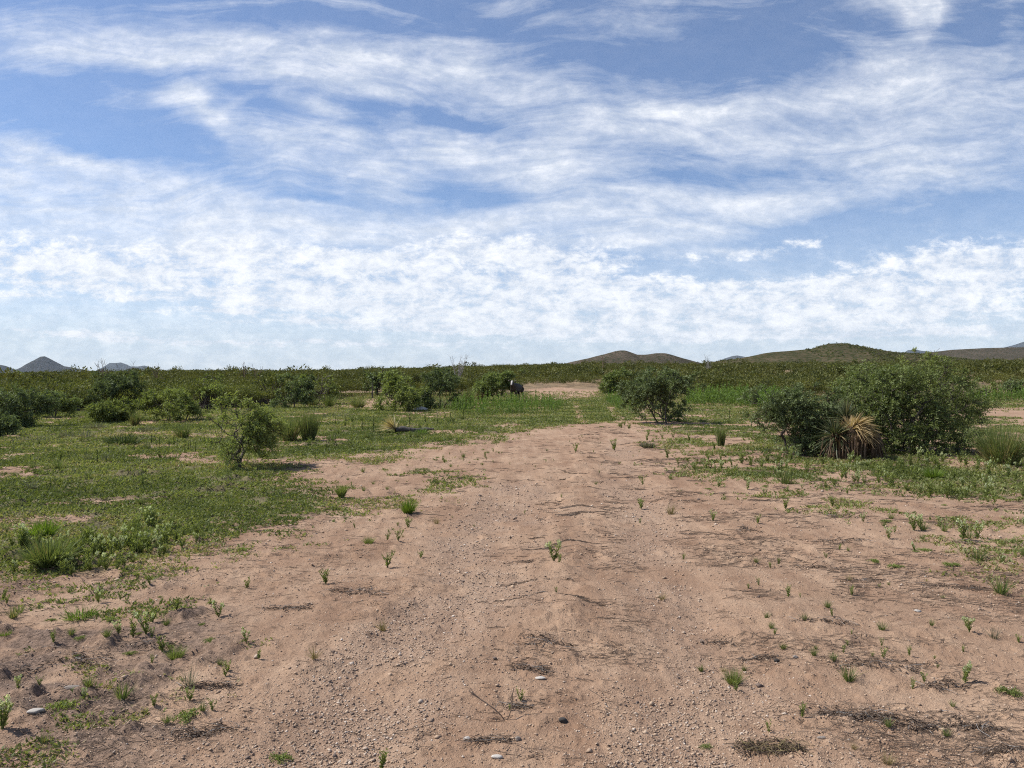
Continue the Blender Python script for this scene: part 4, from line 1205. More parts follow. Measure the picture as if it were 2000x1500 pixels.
inb = (sdist(P_SCRUB, cand[:, 0], cand[:, 1]) > 0) | (dd_ > 95)
cand = cand[inb & (dd_ < 330)]
extra = np.concatenate([belt(26000, 26, 330, 1.0, r_), belt(16000, 26, 75, 1.0, r_)])
e_d = np.hypot(extra[:, 0], extra[:, 1])
extra = extra[((sdist(P_SCRUB, extra[:, 0], extra[:, 1]) > 0) & (e_d < 130)) | (e_d > 95)]
allp = np.concatenate([cand, extra])
ok_ = np.ones(len(allp), bool)
# keep them apart
cell = {}
for i, (x, y) in enumerate(allp):
    q_ = 1.1 if y > 70 else 0.95
    k = (int(x // q_), int(y // q_), y > 70)
    if k in cell: ok_[i] = False
    else: cell[k] = 1
allp = allp[ok_]
ad = np.hypot(allp[:, 0], allp[:, 1])
dens_ = fbm(allp[:, 0] * 0.045, allp[:, 1] * 0.045, 401, 3)
keep = (r_.random(len(allp)) < sstep(0.30, 0.46, dens_) * 0.8 + 0.2) | (ad < 70)
allp = allp[keep]; ad = ad[keep]
invw = (np.abs(allp[:, 0] / allp[:, 1]) < 0.70)
order = np.argsort(np.where(invw, ad, ad + 1e4))
ind = order[:300]; rest = order[300:]
def bush_h(n, rng): return 0.72 + 0.85 * rng.random(n) ** 1.6 + 0.9 * (rng.random(n) < 0.04) * rng.random(n)
zz = gz(allp[ind, 0], allp[ind, 1]); hs = bush_h(300, r_)
for k, (i, z, h) in enumerate(zip(ind, zz, hs)):
    grey = r_.random() < 0.13
    s = allp[i, 0] / allp[i, 1]
    where = 'left of the small forked mesquite' if s < -0.36 else ('between the small forked mesquite and the cow' if s < 0.0 else ('behind the lone dark mesquite' if s < 0.30 else 'behind the yucca and its bushes'))
    kind = 'grey twiggy low bush' if grey else 'olive creosote bush'
    h = h * (0.6 if grey else 1.0)
    o = link('grey_bush' if grey else 'creosote_bush', (GREYB if grey else CREO)[r_.integers(3 if grey else 7)], loc=(allp[i, 0], allp[i, 1], z - 0.02), rotz=r_.random() * 6.28,
             scale=(h * (1.0 + .5 * r_.random()), h * (1.0 + .5 * r_.random()), h))
    tag(o, f'{kind} in the scrub belt {where}', 'bush', f'{kind}es {where}')
TALL = []
for i_ in range(4):
    w_, f_ = shrub_mesh(600 + i_, 1.0, 1.15, ntips=110, stems=5, low=0.06, twigs=5, lpt=6, clumps=8, open_=0.40, spread=.3, leaf=(.075, .036), rtip=.006, twl=.14, seg=.12, leafmat_=(M_MESQD, M_MESQ, M_CREO, M_MESQL)[i_])
    TALL.append((w_, f_))
for i_ in range(34):
    dd0 = 48 + 75 * r_.random(); sl = -0.72 + 1.44 * (i_ + r_.random()) / 34
    if -0.02 < sl < 0.14: dd0 = 118
    x_, y_ = dd0 * sl / math.hypot(1, sl), dd0 / math.hypot(1, sl)
    h_ = 1.5 + 1.2 * r_.random() ** 1.5
    where = 'left of the small forked mesquite' if sl < -0.36 else ('between the small forked mesquite and the cow' if sl < 0.0 else ('behind the lone dark mesquite' if sl < 0.30 else 'behind the yucca and its bushes'))
    o_ = bpy.data.objects.new('tall_bush', None); COL.objects.link(o_); o_.location = (x_, y_, gzf(x_, y_) - .02); o_.scale = (h_ * (.9 + .5 * r_.random()), h_, h_); o_.rotation_euler = (0, 0, r_.random() * 6.28)
    tag(o_, 'taller rounded bush rising over the scrub belt ' + where, 'bush', 'taller bushes in the scrub ' + where)
    for nm_, me_ in zip(('trunk', 'crown'), TALL[i_ % 4]):
        c_ = bpy.data.objects.new(nm_, me_); COL.objects.link(c_); c_.parent = o_
FARB = [bush_mesh(340 + i, 150, 0.145, M_SCRUB, 0) for i in range(5)]
MIDB = [bush_mesh(350 + i, 340, 0.095, M_SCRUB, 0) for i in range(4)]
rd = ad[rest]
inst_stuff('far_scrub', 'olive brown scrub covering the rise up to the skyline', FARB, allp[rest][rd > 95], bush_h((rd > 95).sum(), r_) * 1.15, r_, M_SCRUB, 1.35, 0.03)
inst_stuff('middle_scrub', 'olive green scrub between the nearer bushes and the far rise', MIDB, allp[rest][rd <= 95], bush_h((rd <= 95).sum(), r_) * 1.05, r_, M_SCRUB, 1.3, 0.03)
print('scrub', len(rest))
# scrub dotted over the near hill
def hill_scrub():
    xw, crest, d, dep = HB
    dg = bpy.context.evaluated_depsgraph_get(); dg.update()
    hob = [o for o in COL.objects if o.name.startswith('hill') and abs(o.data.vertices[5].co.y - d) < dep * 1.1 and 'scrubby' in o['label']][0]
    n = len(hob.data.vertices); co = np.zeros(n * 3, np.float32); hob.data.vertices.foreach_get('co', co); co = co.reshape(160, 61, 3)
    m = 9000
    u = r_.random(m) * 158; v = (r_.random(m) ** 1.0) * 32
    i = u.astype(int); j = v.astype(int); fu = (u - i)[:, None]; fv = (v - j)[:, None]
    P = (co[i, j] * (1 - fu) + co[i + 1, j] * fu) * (1 - fv) + (co[i, j + 1] * (1 - fu) + co[i + 1, j + 1] * fu) * fv
    k = (fbm(P[:, 0] * .02, P[:, 2] * .05, 501, 3) > 0.42)
    P = P[k]; m = len(P)
    mb = MB()
    q = 14
    base = np.repeat(P, q, 0); s = np.repeat(0.35 + 0.55 * r_.random(m) ** 2, q)
    off = norm(r_.normal(size=(m * q, 3))) * s[:, None] * np.array([.8, .8, .5]); off[:, 2] += s * 0.5
    leaves(mb, base + off, r_.normal(size=(m * q, 3)), 1.0 * s, 0.7 * s, r_, a=np.clip(np.repeat(r_.random(m), q) * .7 + .3 * r_.random(m * q), 0, 1))
    tag(link('hillside_scrub', mb.mesh('hillside_scrub', M_SCRUB)), 'scattered dark scrub on the slope of the broad hill', kind='stuff')
hill_scrub()

# ------------------------------------------------------------------ green ground cover
def ground_cover():
    rng = np.random.default_rng(909)
    N = 760000
    d = 3.2 * np.exp(rng.random(N) * math.log(75 / 3.2)); a = (rng.random(N) * 2 - 1) * R(46)
    x = d * np.sin(a); y = d * np.cos(a)
    g, gv, dk = masks(x, y)
    patch = fbm(x * 2.6, y * 2.6, 611, 3)
    keep = rng.random(N) < g * sstep(0.36, 0.62, patch + 0.20 * g) * 0.9
    x, y, d, g = x[keep], y[keep], d[keep], g[keep]
    n = len(x); z = gz(x, y)
    print('tufts', n)
    big = (d / 9.0) ** 0.62
    tone = np.clip(fbm(x * 0.7, y * 0.7, 615, 3) * 1.9 - 0.5 + rng.normal(size=n) * 0.18, 0, 1)
    mb = MB()
    for k in range(4):
        th = rng.random(n) * 6.28; el = 0.25 + 1.1 * rng.random(n)
        dv = np.stack([np.cos(th), np.sin(th), el], 1)
        off = rng.normal(size=(n, 2)) * 0.018 * big[:, None]
        p = np.stack([x + off[:, 0], y + off[:, 1], z - 0.004], 1)
        L = (0.024 + 0.030 * rng.random(n)) * big
        leaves(mb, p, dv, L, L * (0.22 + .2 * rng.random(n)), rng, a=np.clip(tone + rng.normal(size=n) * 0.15, 0, 1))
    tag(link('ground_cover', mb.mesh('ground_cover', M_GRASS)), 'low green leafy ground cover spread over the flat', kind='stuff')
ground_cover()

# ------------------------------------------------------------------ gravel
def gravel():
    rng = np.random.default_rng(515)
    N = 260000
    d = 2.7 * np.exp(rng.random(N) ** 1.25 * math.log(26 / 2.7)); a = (rng.random(N) * 2 - 1) * R(42)
    x = d * np.sin(a); y = d * np.cos(a)
    g, gv, dk = masks(x, y)
    keep = rng.random(N) < np.clip(0.20 + 0.32 * gv + 0.20 * (fbm(x * 1.4, y * 1.4, 701, 3) > .55), 0, 1) * (1 - g) * np.clip(1.2 - d / 30, 0, 1)
    x, y, d, gv = x[keep], y[keep], d[keep], gv[keep]
    n = len(x); z = gz(x, y); print('gravel', n)
    s = 0.0028 + 0.0055 * rng.random(n) ** 3.0 + 0.0035 * gv * rng.random(n) + 0.012 * (rng.random(n) < 0.012) * rng.random(n)
    s *= np.clip(d / 6, 0.9, 1.6)
    o = np.array([[1, 0, 0], [0, 1, 0], [-1, 0, 0], [0, -1, 0], [0, 0, 1], [0, 0, -1]], float)
    tr = np.array([[0, 1, 4], [1, 2, 4], [2, 3, 4], [3, 0, 4], [1, 0, 5], [2, 1, 5], [3, 2, 5], [0, 3, 5]])
    th = rng.random(n) * 6.28
    V = o[None] * (0.7 + 0.6 * rng.random((n, 6, 1))) * np.stack([1 + .5 * rng.random(n), np.ones(n), .45 + .35 * rng.random(n)], 1)[:, None]
    V = V + rng.normal(size=V.shape) * 0.18
    c, s_ = np.cos(th)[:, None], np.sin(th)[:, None]
    V = np.stack([V[..., 0] * c - V[..., 1] * s_, V[..., 0] * s_ + V[..., 1] * c, V[..., 2]], -1) * s[:, None, None]
    V += np.stack([x, y, z + s * 0.2], 1)[:, None]
    T = (tr[None] + np.arange(n)[:, None, None] * 6).reshape(-1, 3)
    mb = MB().add(V.reshape(-1, 3), tris=T, a=np.repeat(np.where(rng.random(n) < 0.55 - .35 * gv, 0.18 + 0.5 * rng.random(n), rng.random(n) ** 1.3), 6))
    m, t, out = newmat('pebble')
    v = t.node('ShaderNodeAttribute', attribute_name='v').outputs['Fac']
    cr = t.node('ShaderNodeValToRGB'); t.put(cr.inputs[0], v)
    el = cr.color_ramp.elements
    el[0].position = 0; el[0].color = (0.10, 0.075, 0.065, 1); el[1].position = 1; el[1].color = (0.56, 0.48, 0.40, 1)
    for p_, c_ in ((.2, (.28, .19, .13, 1)), (.65, (.44, .32, .22, 1)), (.88, (.38, .30, .235, 1))):
        e = el.new(p_); e.color = c_
    b = t.node('ShaderNodeBsdfPrincipled'); t.put(b.inputs['Base Color'], cr.outputs[0]); b.inputs['Roughness'].default_value = .85
    t.l.new(b.outputs[0], out.inputs[0])
    tag(link('gravel', mb.mesh('gravel', m)), 'loose pebbles and grit strewn over the track', kind='stuff')
gravel()

# ------------------------------------------------------------------ dry litter
def twigs(mb, rng, cx, cy, n, lx, ly, ang, L=0.10, r=0.0016, lift=0.02, mat=0, curve=0.35, sd=0.0):
    u = rng.random(n * 3) - 0.5
    w = fbm(u * 5 + sd, u * 0 + sd, 31, 3) * np.clip(1.25 - 2.2 * np.abs(u), 0.05, 1)
    u = u[np.argsort(-(w + 0.6 * rng.random(n * 3)))[:n]]
    st_ = rng.integers(0, 3, n)
    k_ = n // 3
    u[:k_] = np.linspace(-0.42, 0.42, k_); st_[:k_] = 0
    mid = (fbm(u * 2.6 + 9 + sd + st_ * 7.7, u * 0 + sd, 37, 3) - 0.5) * 2.6 * ly + (st_ - 0.6) * ly * 0.30 * np.where(st_ == 0, 0.3, 1)
    thick = ly * (0.03 + 0.42 * fbm(u * 4.0 + 3 + sd, u * 0 + 5, 41, 2) ** 2.5) + 0.006
    px = u * lx * 1.25; py = mid + rng.normal(size=n) * thick
    ca, sa = math.cos(ang), math.sin(ang)
    x = cx + px * ca - py * sa; y = cy + px * sa + py * ca
    th = ang + rng.normal(size=n) * 0.75 + (rng.random(n) < .5) * math.pi
    Ls = L * (0.25 + 1.2 * rng.random(n) ** 2); z0 = gz(x, y) + 0.001 + lift * rng.random(n) ** 3
    cur = rng.normal(size=n) * curve * 2
    for k in range(3):
        t0, t1 = k / 3, (k + 1) / 3
        def pt(t):
            aa = th + cur * t
            X_ = x + np.cos(aa) * Ls * (t - .5); Y_ = y + np.sin(aa) * Ls * (t - .5)
            return np.stack([X_, Y_, z0 + np.sin(t * 3.0) * 0.006 + 0.001], 1)
        rr = r * (0.5 + 1.1 * rng.random(n) ** 2)
        tubes(mb, pt(t0), pt(t1), rr, rr * .8, 3, a=np.clip(rng.random(n), 0, 1), mat=mat)
LIT = [(1510, 1462, 120, 17, -9, 'long heap of dry straw and twigs at the bottom right of the track', 150),
       (1650, 1402, 110, 24, 3, 'left half of the longest dark twig drift near the bottom right', 130), (1760, 1412, 120, 30, -12, 'right half of the longest dark twig drift near the bottom right', 140),
       (1640, 1058, 100, 12, -2, 'straight dark twig line across the middle of the right sand', 70), (1605, 1107, 100, 10, 4, 'thin twig line below the straight dark one on the right sand', 60),
       (1865, 1147, 120, 12, -1, 'dark twig drift at the right near the grass tufts', 70), (1680, 1135, 110, 10, 6, 'narrow twig drift in the middle right sand', 60),
       (1610, 1225, 130, 12, -3, 'twig trail running right from a small dark tuft', 60), (1700, 1302, 160, 24, -4, 'brown litter mat between grass tufts on the right', 120),
       (1885, 1062, 60, 12, 0, 'low brown drift near white flowered weeds at the right', 50), (1460, 1037, 50, 12, 0, 'small dark drift beside a grass tuft right of the track', 45),
       (1485, 1285, 80, 10, 8, 'thin dark twig string left of the small grass tufts', 45), (1400, 1250, 60, 14, -5, 'curled twigs at the edge of the track on the right', 35),
       (1900, 1420, 130, 30, -18, 'tangled dark twigs at the right edge near the bottom', 90), (1960, 1470, 100, 24, -10, 'twig tangle in the bottom right corner', 80),
       (1860, 1335, 60, 12, 2, 'dark twigs left of the white flowered sprig', 40), (1820, 1345, 50, 10, -25, 'curved single stick with fine twigs on the right sand', 26),
       (690, 1160, 110, 16, 6, 'dry dark drift across the left of the track', 90), (1060, 1265, 120, 18, -6, 'brown needle drift in the middle of the track', 80), (1040, 1310, 80, 14, 0, 'small needle drift below the middle one', 60),
       (1085, 1137, 70, 10, 2, 'dark litter line in the wheel ripples', 45), (1068, 1167, 40, 8, 0, 'short litter line beside a small green sprig', 60), (960, 1455, 90, 20, 3, 'brown needles at the bottom centre of the track', 60),
       (1010, 1380, 60, 14, 10, 'dry twig scatter by the olive plant', 40), (410, 1345, 100, 16, 5, 'dark clod and twig heap right of the grey grass tuft', 70), (300, 1265, 110, 24, 8, 'dark litter in the lower left weeds', 90),
       (130, 1300, 150, 50, 3, 'wide brown litter mat at the left edge', 160), (400, 1430, 130, 22, 8, 'twig drift right of the flat green weed patch', 80), (560, 1192, 90, 12, 5, 'dark twig line on the pink sand at left', 60),
       (250, 935, 60, 22, 4, 'brown mound of litter in the left green field', 60), (1640, 1010, 60, 8, 0, 'short brown litter streak on the far right sand', 35), (300, 800 + 260, 10, 8, 0, None, 0)]
def litter():
    rng = np.random.default_rng(616)
    for px, py, w, h, ang, lab, n in LIT:
        if not lab: continue
        x, y = at(px, py)
        lx = w * y / F; ly = max(0.05, h * y / F * y / EYE * 0.9)
        mb = MB()
        k = max(1.0, y / 7)
        mats = [M_TWIG, M_STRAW if 'straw' in lab else M_GREYTWIG]
        sd = px * 0.13 + py * 0.07
        twigs(mb, rng, x, y, int(n * 0.8), lx, ly * .6, R(ang * .6), 0.085 * k ** .5, 0.0017 * k ** .8, 0.02, sd=sd)
        twigs(mb, rng, x, y, int(n * 0.55), lx * .9, ly * .5, R(ang * .6), 0.03 * k ** .5, 0.0034 * k ** .8, 0.014, sd=sd)
        twigs(mb, rng, x, y, int(n * (0.6 if 'straw' in lab else 0.15)), lx * .9, ly * .45, R(ang), 0.14 * k ** .5, 0.0012 * k, 0.03, mat=1, sd=sd)
        z = gzf(x, y)
        for v in mb.v: v -= np.array([x, y, z], np.float32)
        tag(link('twig_drift', mb.mesh('twig_drift', mats), loc=(x, y, z)), lab, 'twig drift', 'dry twig drifts on the sand')
    # uncounted scatter of loose twigs
    mb = MB()
    N = 26000
    d = 3.2 * np.exp(rng.random(N) * math.log(26 / 3.2)); a = (rng.random(N) * 2 - 1) * R(42)
    x = d * np.sin(a); y = d * np.cos(a)
    g, gv, dk = masks(x, y)
    trk = sdist(P_TRACK, x, y)
    right = (x > 0.12 * y)
    w = np.clip(0.14 + 0.8 * (right & (gv < .3)) + 0.5 * dk + 0.5 * sstep(0.05, .2, g) * sstep(.8, .4, g), 0, 1) * sstep(0.42, 0.62, fbm(x * 1.0, y * 2.2, 801, 3)) * (1 - gv * .7)  # extra dark twigs on half-green sand stand in for clod shadows
    k = rng.random(N) < w
    x, y, d = x[k], y[k], d[k]
    for i in range(3):
        m = len(x); th = rng.normal(size=m) * 0.5
        L = 0.06 * (0.4 + 1.3 * rng.random(m)) * np.clip(d / 6, .9, 2.5)
        jx = x + rng.normal(size=m) * .09; jy = y + rng.normal(size=m) * .03
        p0 = np.stack([jx - np.cos(th) * L / 2, jy - np.sin(th) * L / 2], 1); p1 = np.stack([jx + np.cos(th) * L / 2, jy + np.sin(th) * L / 2], 1)
        z0 = gz(p0[:, 0], p0[:, 1]) + .003; z1 = gz(p1[:, 0], p1[:, 1]) + .006
        tubes(mb, np.c_[p0, z0], np.c_[p1, z1], 0.0016 * np.clip(d / 6, .9, 2.2), 0.0011 * np.clip(d / 6, .9, 2.2), 3, a=rng.random(m))
    N = 16000          # dark twigs along the wash ripple steps, standing in for their shaded ledges
    i = rng.integers(0, len(RIPPLE) - 1, N); t = rng.random(N)[:, None]
    q = RIPPLE[i] * (1 - t) + RIPPLE[i + 1] * t
    x = q[:, 0] + rng.normal(size=N) * 0.20; y = q[:, 1] + rng.normal(size=N) * 0.4
    ph = y * 2.05 + (fbm(x * 1.3, y * 0.9, 111, 3) - 0.5) * 2.6
    ok = (np.abs(ph - np.floor(ph) - 0.92) < 0.07) & (fbm(x * 2.0, y * 1.6, 131, 2) > 0.42)
    x, y = x[ok], y[ok]; m = len(x); th = rng.normal(size=m) * 0.4; L = 0.05 + 0.06 * rng.random(m)
    z = gz(x, y) + .004
    dv = np.stack([np.cos(th) * L / 2, np.sin(th) * L / 2, np.zeros(m)], 1); c0 = np.stack([x, y, z], 1)
    tubes(mb, c0 - dv, c0 + dv, 0.0022 * np.clip(y / 6, .9, 2.4), 0.0016 * np.clip(y / 6, .9, 2.4), 3, a=rng.random(m) * .7)
    tag(link('twig_litter', mb.mesh('twig_litter', M_TWIG)), 'fine dry twig litter scattered over the open sand, partly in place of clod and ripple shadows', kind='stuff')
litter()

# ------------------------------------------------------------------ small plants of the foreground
def sprig_mesh(seed, H=1.0, stems=5, spread=0.35, leaf=0.22, wd=0.07, n=12, mat=None, r=0.018):
    """bushy upright sprig, unit height"""
    rng = np.random.default_rng(seed); mb = MB()
    ends = []
    for s in range(stems):
        a = rng.random() * 6.28; sp = spread * (0.2 + 0.8 * rng.random()); h = H * (0.6 + .4 * rng.random())
        t = np.linspace(0, 1, 5)
        P = np.stack([np.cos(a) * sp * t ** 1.3, np.sin(a) * sp * t ** 1.3, h * t - .03], 1) + rng.normal(size=(5, 3)) * .015
        tubes(mb, P[:-1], P[1:], r * (1 - .6 * t[:-1]), r * (1 - .6 * t[1:]), 3, a=.45)
        tt = 0.12 + .88 * rng.random(n)
        p = np.stack([np.interp(tt, t, P[:, k]) for k in range(3)], 1)
        b = rng.random(n) * 6.28
        d = np.stack([np.cos(b), np.sin(b), .5 + .8 * tt], 1)
        leaves(mb, p, d, leaf * (.6 + .6 * rng.random(n)), wd * (.7 + .6 * rng.random(n)), rng, a=np.clip(rng.random(n) * .7 + tt * .3, 0, 1))
        ends.append(P[-1])
    return mb.mesh('sprig', mat or M_WEED), np.array(ends)
def flowers_mesh(seed, ends, size=0.125):
    rng = np.random.default_rng(seed); out = []
    for e in ends:
        mb = MB(); n = 46
        u = norm(rng.normal(size=(n, 3)));
        p = e + u * np.array([.32, .32, .75]) * size * (rng.random(n) ** .4)[:, None]
        leaves(mb, p, u + np.array([0, 0, .3]), size * .42, size * .30, rng, a=rng.random(n))
        out.append(mb.mesh('flower_head', M_FLOWER))
    return out
def mat_mesh(seed, W_=1.0, n=480, leaf=.060, mat=None, h=.22):
    """low creeping leafy patch about W_ wide"""
    rng = np.random.default_rng(seed); mb = MB()
    k = 14; a0 = rng.random(k) * 6.28
    L = W_ * .5 * (.5 + .5 * rng.random(k)); t = np.linspace(0, 1, 5)
    for i in range(k):
        P = np.stack([np.cos(a0[i] + .5 * t) * L[i] * t, np.sin(a0[i] + .5 * t) * L[i] * t * .8, .03 + h * .35 * np.sin(t * 3) + rng.normal(size=5) * .01], 1)
        tubes(mb, P[:-1], P[1:], .010, .007, 3, a=.3)
        m = n // k; tt = rng.random(m); p = np.stack([np.interp(tt, t, P[:, q]) for q in range(3)], 1) + rng.normal(size=(m, 3)) * np.array([.04, .04, .02])
        b = rng.random(m) * 6.28; d = np.stack([np.cos(b), np.sin(b), .3 + .9 * rng.random(m)], 1)
        leaves(mb, p, d, leaf * (.6 + .8 * rng.random(m)), leaf * .5, rng, a=rng.random(m))
    return mb.mesh('leafy_mat', mat or M_WEED)

SPRIG = [sprig_mesh(700 + i, stems=5 + i % 4, spread=.34 + .10 * (i % 3), n=16, leaf=.20, wd=.055) for i in range(8)]
FLOWR = [flowers_mesh(720 + i, SPRIG[i][1]) for i in range(8)]
TUFT = [clump_mesh(740 + i, 1.0, 1.0, 70, M_BUNCH, width=.030, upright=.55, droop=.5) for i in range(5)]
DTUFT = [clump_mesh(750 + i, 1.0, 1.0, 60, M_STRAW, width=.022, upright=.55, droop=.6) for i in range(3)]
GTUFT = [clump_mesh(756 + i, 1.0, 1.0, 46, M_GREYSH, width=.022, upright=.5, droop=.3) for i in range(2)]
ROUND = [clump_mesh(760 + i, 1.0, 1.1, 240, M_WEED, width=.022, upright=.55, droop=.2, core=.6) for i in range(2)]
MATS = [mat_mesh(770 + i) for i in range(4)]
BMATS = [clump_mesh(780 + i, .5, 1.0, 160, M_BRIGHT, width=.022, upright=.35, droop=.5, core=.7) for i in range(2)]
KINDS = {'s': ('weed_sprig', 'weed'), 'f': ('flowering_weed', 'flowering weed'), 't': ('grass_tuft', 'grass tuft'), 'd': ('dry_tuft', 'dry tuft'), 'g': ('grey_tuft', 'grass tuft'), 'r': ('round_tuft', 'grass tuft'),
         'm': ('leafy_mat', 'low weed'), 'b': ('grass_patch', 'grass patch')}
def small(kind, px, py, hp, label, group=None, rng=RNG, xy=None, H=None):
    if xy is None: x, y = at(px, py)
    else: x, y = xy
    h = H if H is not None else hp * y / F
    z = gzf(x, y)
    nm, cat = KINDS[kind]; rz = rng.random() * 6.28
    if kind in 'sf':
        i = rng.integers(8); o = link(nm, SPRIG[i][0], loc=(x, y, z), rotz=rz, scale=h)
        if kind == 'f':
            for fm in FLOWR[i]:
                c = bpy.data.objects.new('flower_head', fm); COL.objects.link(c); c.parent = o
    else:
        L = {'t': TUFT, 'd': DTUFT, 'g': GTUFT, 'r': ROUND, 'm': MATS, 'b': BMATS}[kind]
        o = link(nm, L[rng.integers(len(L))], loc=(x, y, z), rotz=rz, scale=h)
    return tag(o, label, cat, group)
SMALL = [
    ('f', 1082, 1107, 46, 'tall white flowered weed standing alone in the middle of the track'), ('s', 1092, 1112, 22, 'dark leafy sprig at the foot of the tall white flowered weed in the track'),
    ('s', 757, 1108, 36, 'branched yellowish weed on the left side of the track'), ('s', 636, 1142, 36, 'bright leaning weed with bare stem left of the branched yellowish weed'),
    ('s', 822, 1090, 18, 'low dark sprig right of the branched yellowish weed'), ('s', 797, 1033, 24, 'thin weed just below the bright feathery tuft'), ('s', 778, 1060, 28, 'forked weed left below the bright feathery tuft'),
    ('s', 757, 1055, 18, 'small dark weed left of the forked weed'), ('r', 720, 1065, 18, 'small dark clod like tuft left of the track'), ('d', 853, 1025, 20, 'wispy dry sprig right of the bright feathery tuft'),
    ('r', 1432, 1328, 34, 'round dark green tuft on the sand right of the track bottom'), ('s', 1438, 1350, 22, 'small leafy sprig just below the round dark green tuft'), ('t', 1657, 1331, 40, 'largest spiky grass tuft in the lower right sand'),
    ('t', 1590, 1283, 22, 'grass tuft left of the brown litter mat'), ('t', 1628, 1293, 24, 'grass tuft inside the brown litter mat'), ('s', 1726, 1286, 26, 'upright weed right of the brown litter mat'),
    ('s', 1722, 1262, 18, 'pale leaf tip weed above the upright weed'), ('s', 1776, 1283, 20, 'dark sprig at the right end of the litter mat'), ('t', 1530, 1267, 20, 'grass tuft above the dark stones on the right'), ('t', 1497, 1213, 18, 'small grass tuft below the middle twig lines'),
    ('t', 1572, 1222, 20, 'dark tuft that starts the twig trail'), ('f', 1893, 1236, 32, 'white flowered weed left of the spraying grass at the right edge'), ('g', 1942, 1246, 32, 'spraying grey green grass at the right edge'),
    ('t', 1722, 1232, 24, 'wiry grass tuft at the end of the twig trail'), ('f', 1885, 1330, 38, 'tall white flowered sprig alone on the lower right sand'), ('s', 1782, 1344, 24, 'low weed right of the largest spiky grass tuft'),
    ('s', 1805, 1332, 20, 'small upright weed between the low weed and the white flowered sprig'), ('m', 1972, 1358, 66, 'low leafy plant cut by the right edge'), ('m', 1380, 1452, 34, 'small flat dark plant at the bottom right of the track'),
    ('s', 1502, 1432, 26, 'leafy sprig behind the straw heap'), ('t', 1735, 1424, 24, 'green tuft below the longest twig drift'), ('t', 1848, 1436, 22, 'bluish green tuft right of the longest twig drift'), ('d', 1733, 1490, 34, 'dry pale tuft at the bottom edge on the right'),
    ('d', 1668, 1465, 20, 'tiny dry sprig at the bottom right'), ('m', 550, 1472, 66, 'leafy plant with dark shade at the bottom left of the track'), ('s', 745, 1497, 44, 'leafy sprig at the bottom edge of the track'),
    ('g', 370, 1342, 46, 'grey wiry grass tuft in the lower left'), ('r', 343, 1288, 30, 'dark green bushy tuft above the grey wiry grass'), ('s', 317, 1276, 34, 'weed with pale tips left of the dark bushy tuft'), ('f', 481, 1257, 30, 'small white tipped weed alone at the left track edge'),
    ('s', 506, 1288, 20, 'tiny green sprig right of the white tipped weed'), ('f', 285, 1240, 50, 'dense white flower clump in the lower left weeds'), ('f', 232, 1242, 28, 'low white flowered weed left of the dense white clump'), ('b', 157, 1206, 62, 'bright green grass patch in the lower left'),
    ('m', 215, 1214, 44, 'low leafy weed right of the bright green grass patch'), ('m', 365, 1402, 76, 'low dark green weed patch at the lower left of the track'), ('t', 326, 1414, 24, 'green tuft at the left end of the dark weed patch'), ('s', 415, 1388, 26, 'white tipped weed at the right end of the dark weed patch'),
    ('t', 86, 1452, 26, 'dark green tuft in the bottom left corner'), ('m', 125, 1385, 80, 'flat green weed patch right of the pale grey stone'), ('t', 172, 1347, 32, 'grass tuft behind the leaning dark slab'), ('f', 37, 1352, 30, 'white flowered weed above the pale grey stone'),
    ('s', 78, 1352, 20, 'dark small weed right of the one above the pale stone'), ('f', 5, 1425, 66, 'tall white flowered stem at the left edge bottom'), ('f', 427, 1207, 32, 'pale flowered weed among low greens left of the track'), ('b', 10, 1246, 26, 'bright grass tuft at the left edge of the rough corner'),
    ('d', 748, 1228, 30, 'dry olive coloured plant on the left of the track'), ('d', 615, 1298, 32, 'brown dead tuft on the left side of the track'), ('s', 1017, 1366, 26, 'low olive weed beside the V shaped dead stems'), ('s', 996, 1388, 14, 'tiny green sprout under the V shaped dead stems'),
    ('m', 478, 1075, 40, 'leafy weed pair on the sand left of the white flowers'), ('s', 482, 1148, 22, 'small weed below the leafy pair on pink sand'), ('s', 1087, 1172, 16, 'small upright sprig below the tall white flowered weed'), ('s', 1335, 1091, 14, 'tiny dark sprig on sand right of the track'),
    ('s', 1540, 1167, 22, 'spiky weed above the small grass tuft on the right'), ('s', 1664, 1162, 20, 'weed tuft below the narrow twig drift'), ('m', 1708, 1098, 34, 'wide leaf weed in the middle right sand'), ('m', 1748, 1108, 40, 'spreading weed right of the wide leaf weed'), ('m', 1858, 1108, 44, 'spreading dark leaf weed near the right edge'),
    ('t', 1955, 1158, 44, 'thick grass tuft at the right edge by the twig drift'), ('t', 1910, 1095, 34, 'grass tuft left of the right edge above the twig drift'), ('f', 1880, 1055, 40, 'pair of white flowered weeds near the right edge'), ('f', 1785, 1038, 36, 'white flowered weed left of the pair near the right edge'),
    ('f', 1908, 1052, 36, 'white flowered weed right of the pair near the right edge'), ('f', 1393, 1018, 20, 'small pale flowered weed right of the track'), ('f', 1686, 1020, 20, 'pale weed in the far right sand'), ('s', 1480, 1025, 18, 'slim weed on the open sand right of the track'),
    ('s', 1252, 990, 26, 'low dark mat like weed beside the gravel lane'), ('d', 1310, 1003, 30, 'bare brown twig plant right of the gravel lane'), ('s', 1255, 945, 22, 'weed at the right edge of the track below the lone mesquite'), ('s', 1124, 885, 20, 'weed in the centre ridge of the track'),
    ('s', 1200, 880, 24, 'weed clump at the right wheel line far down the track'), ('t', 1535, 948, 40, 'grass tuft around the foot of the tall dark drooping stalk'), ('s', 919, 945, 16, 'small green sprig on the pink sand left of the track centre'), ('m', 1175, 835, 14, 'dark low weed where the track meets the grass'),
]
for k, px, py, hp, lab in SMALL:
    small(k, px, py, hp, lab)

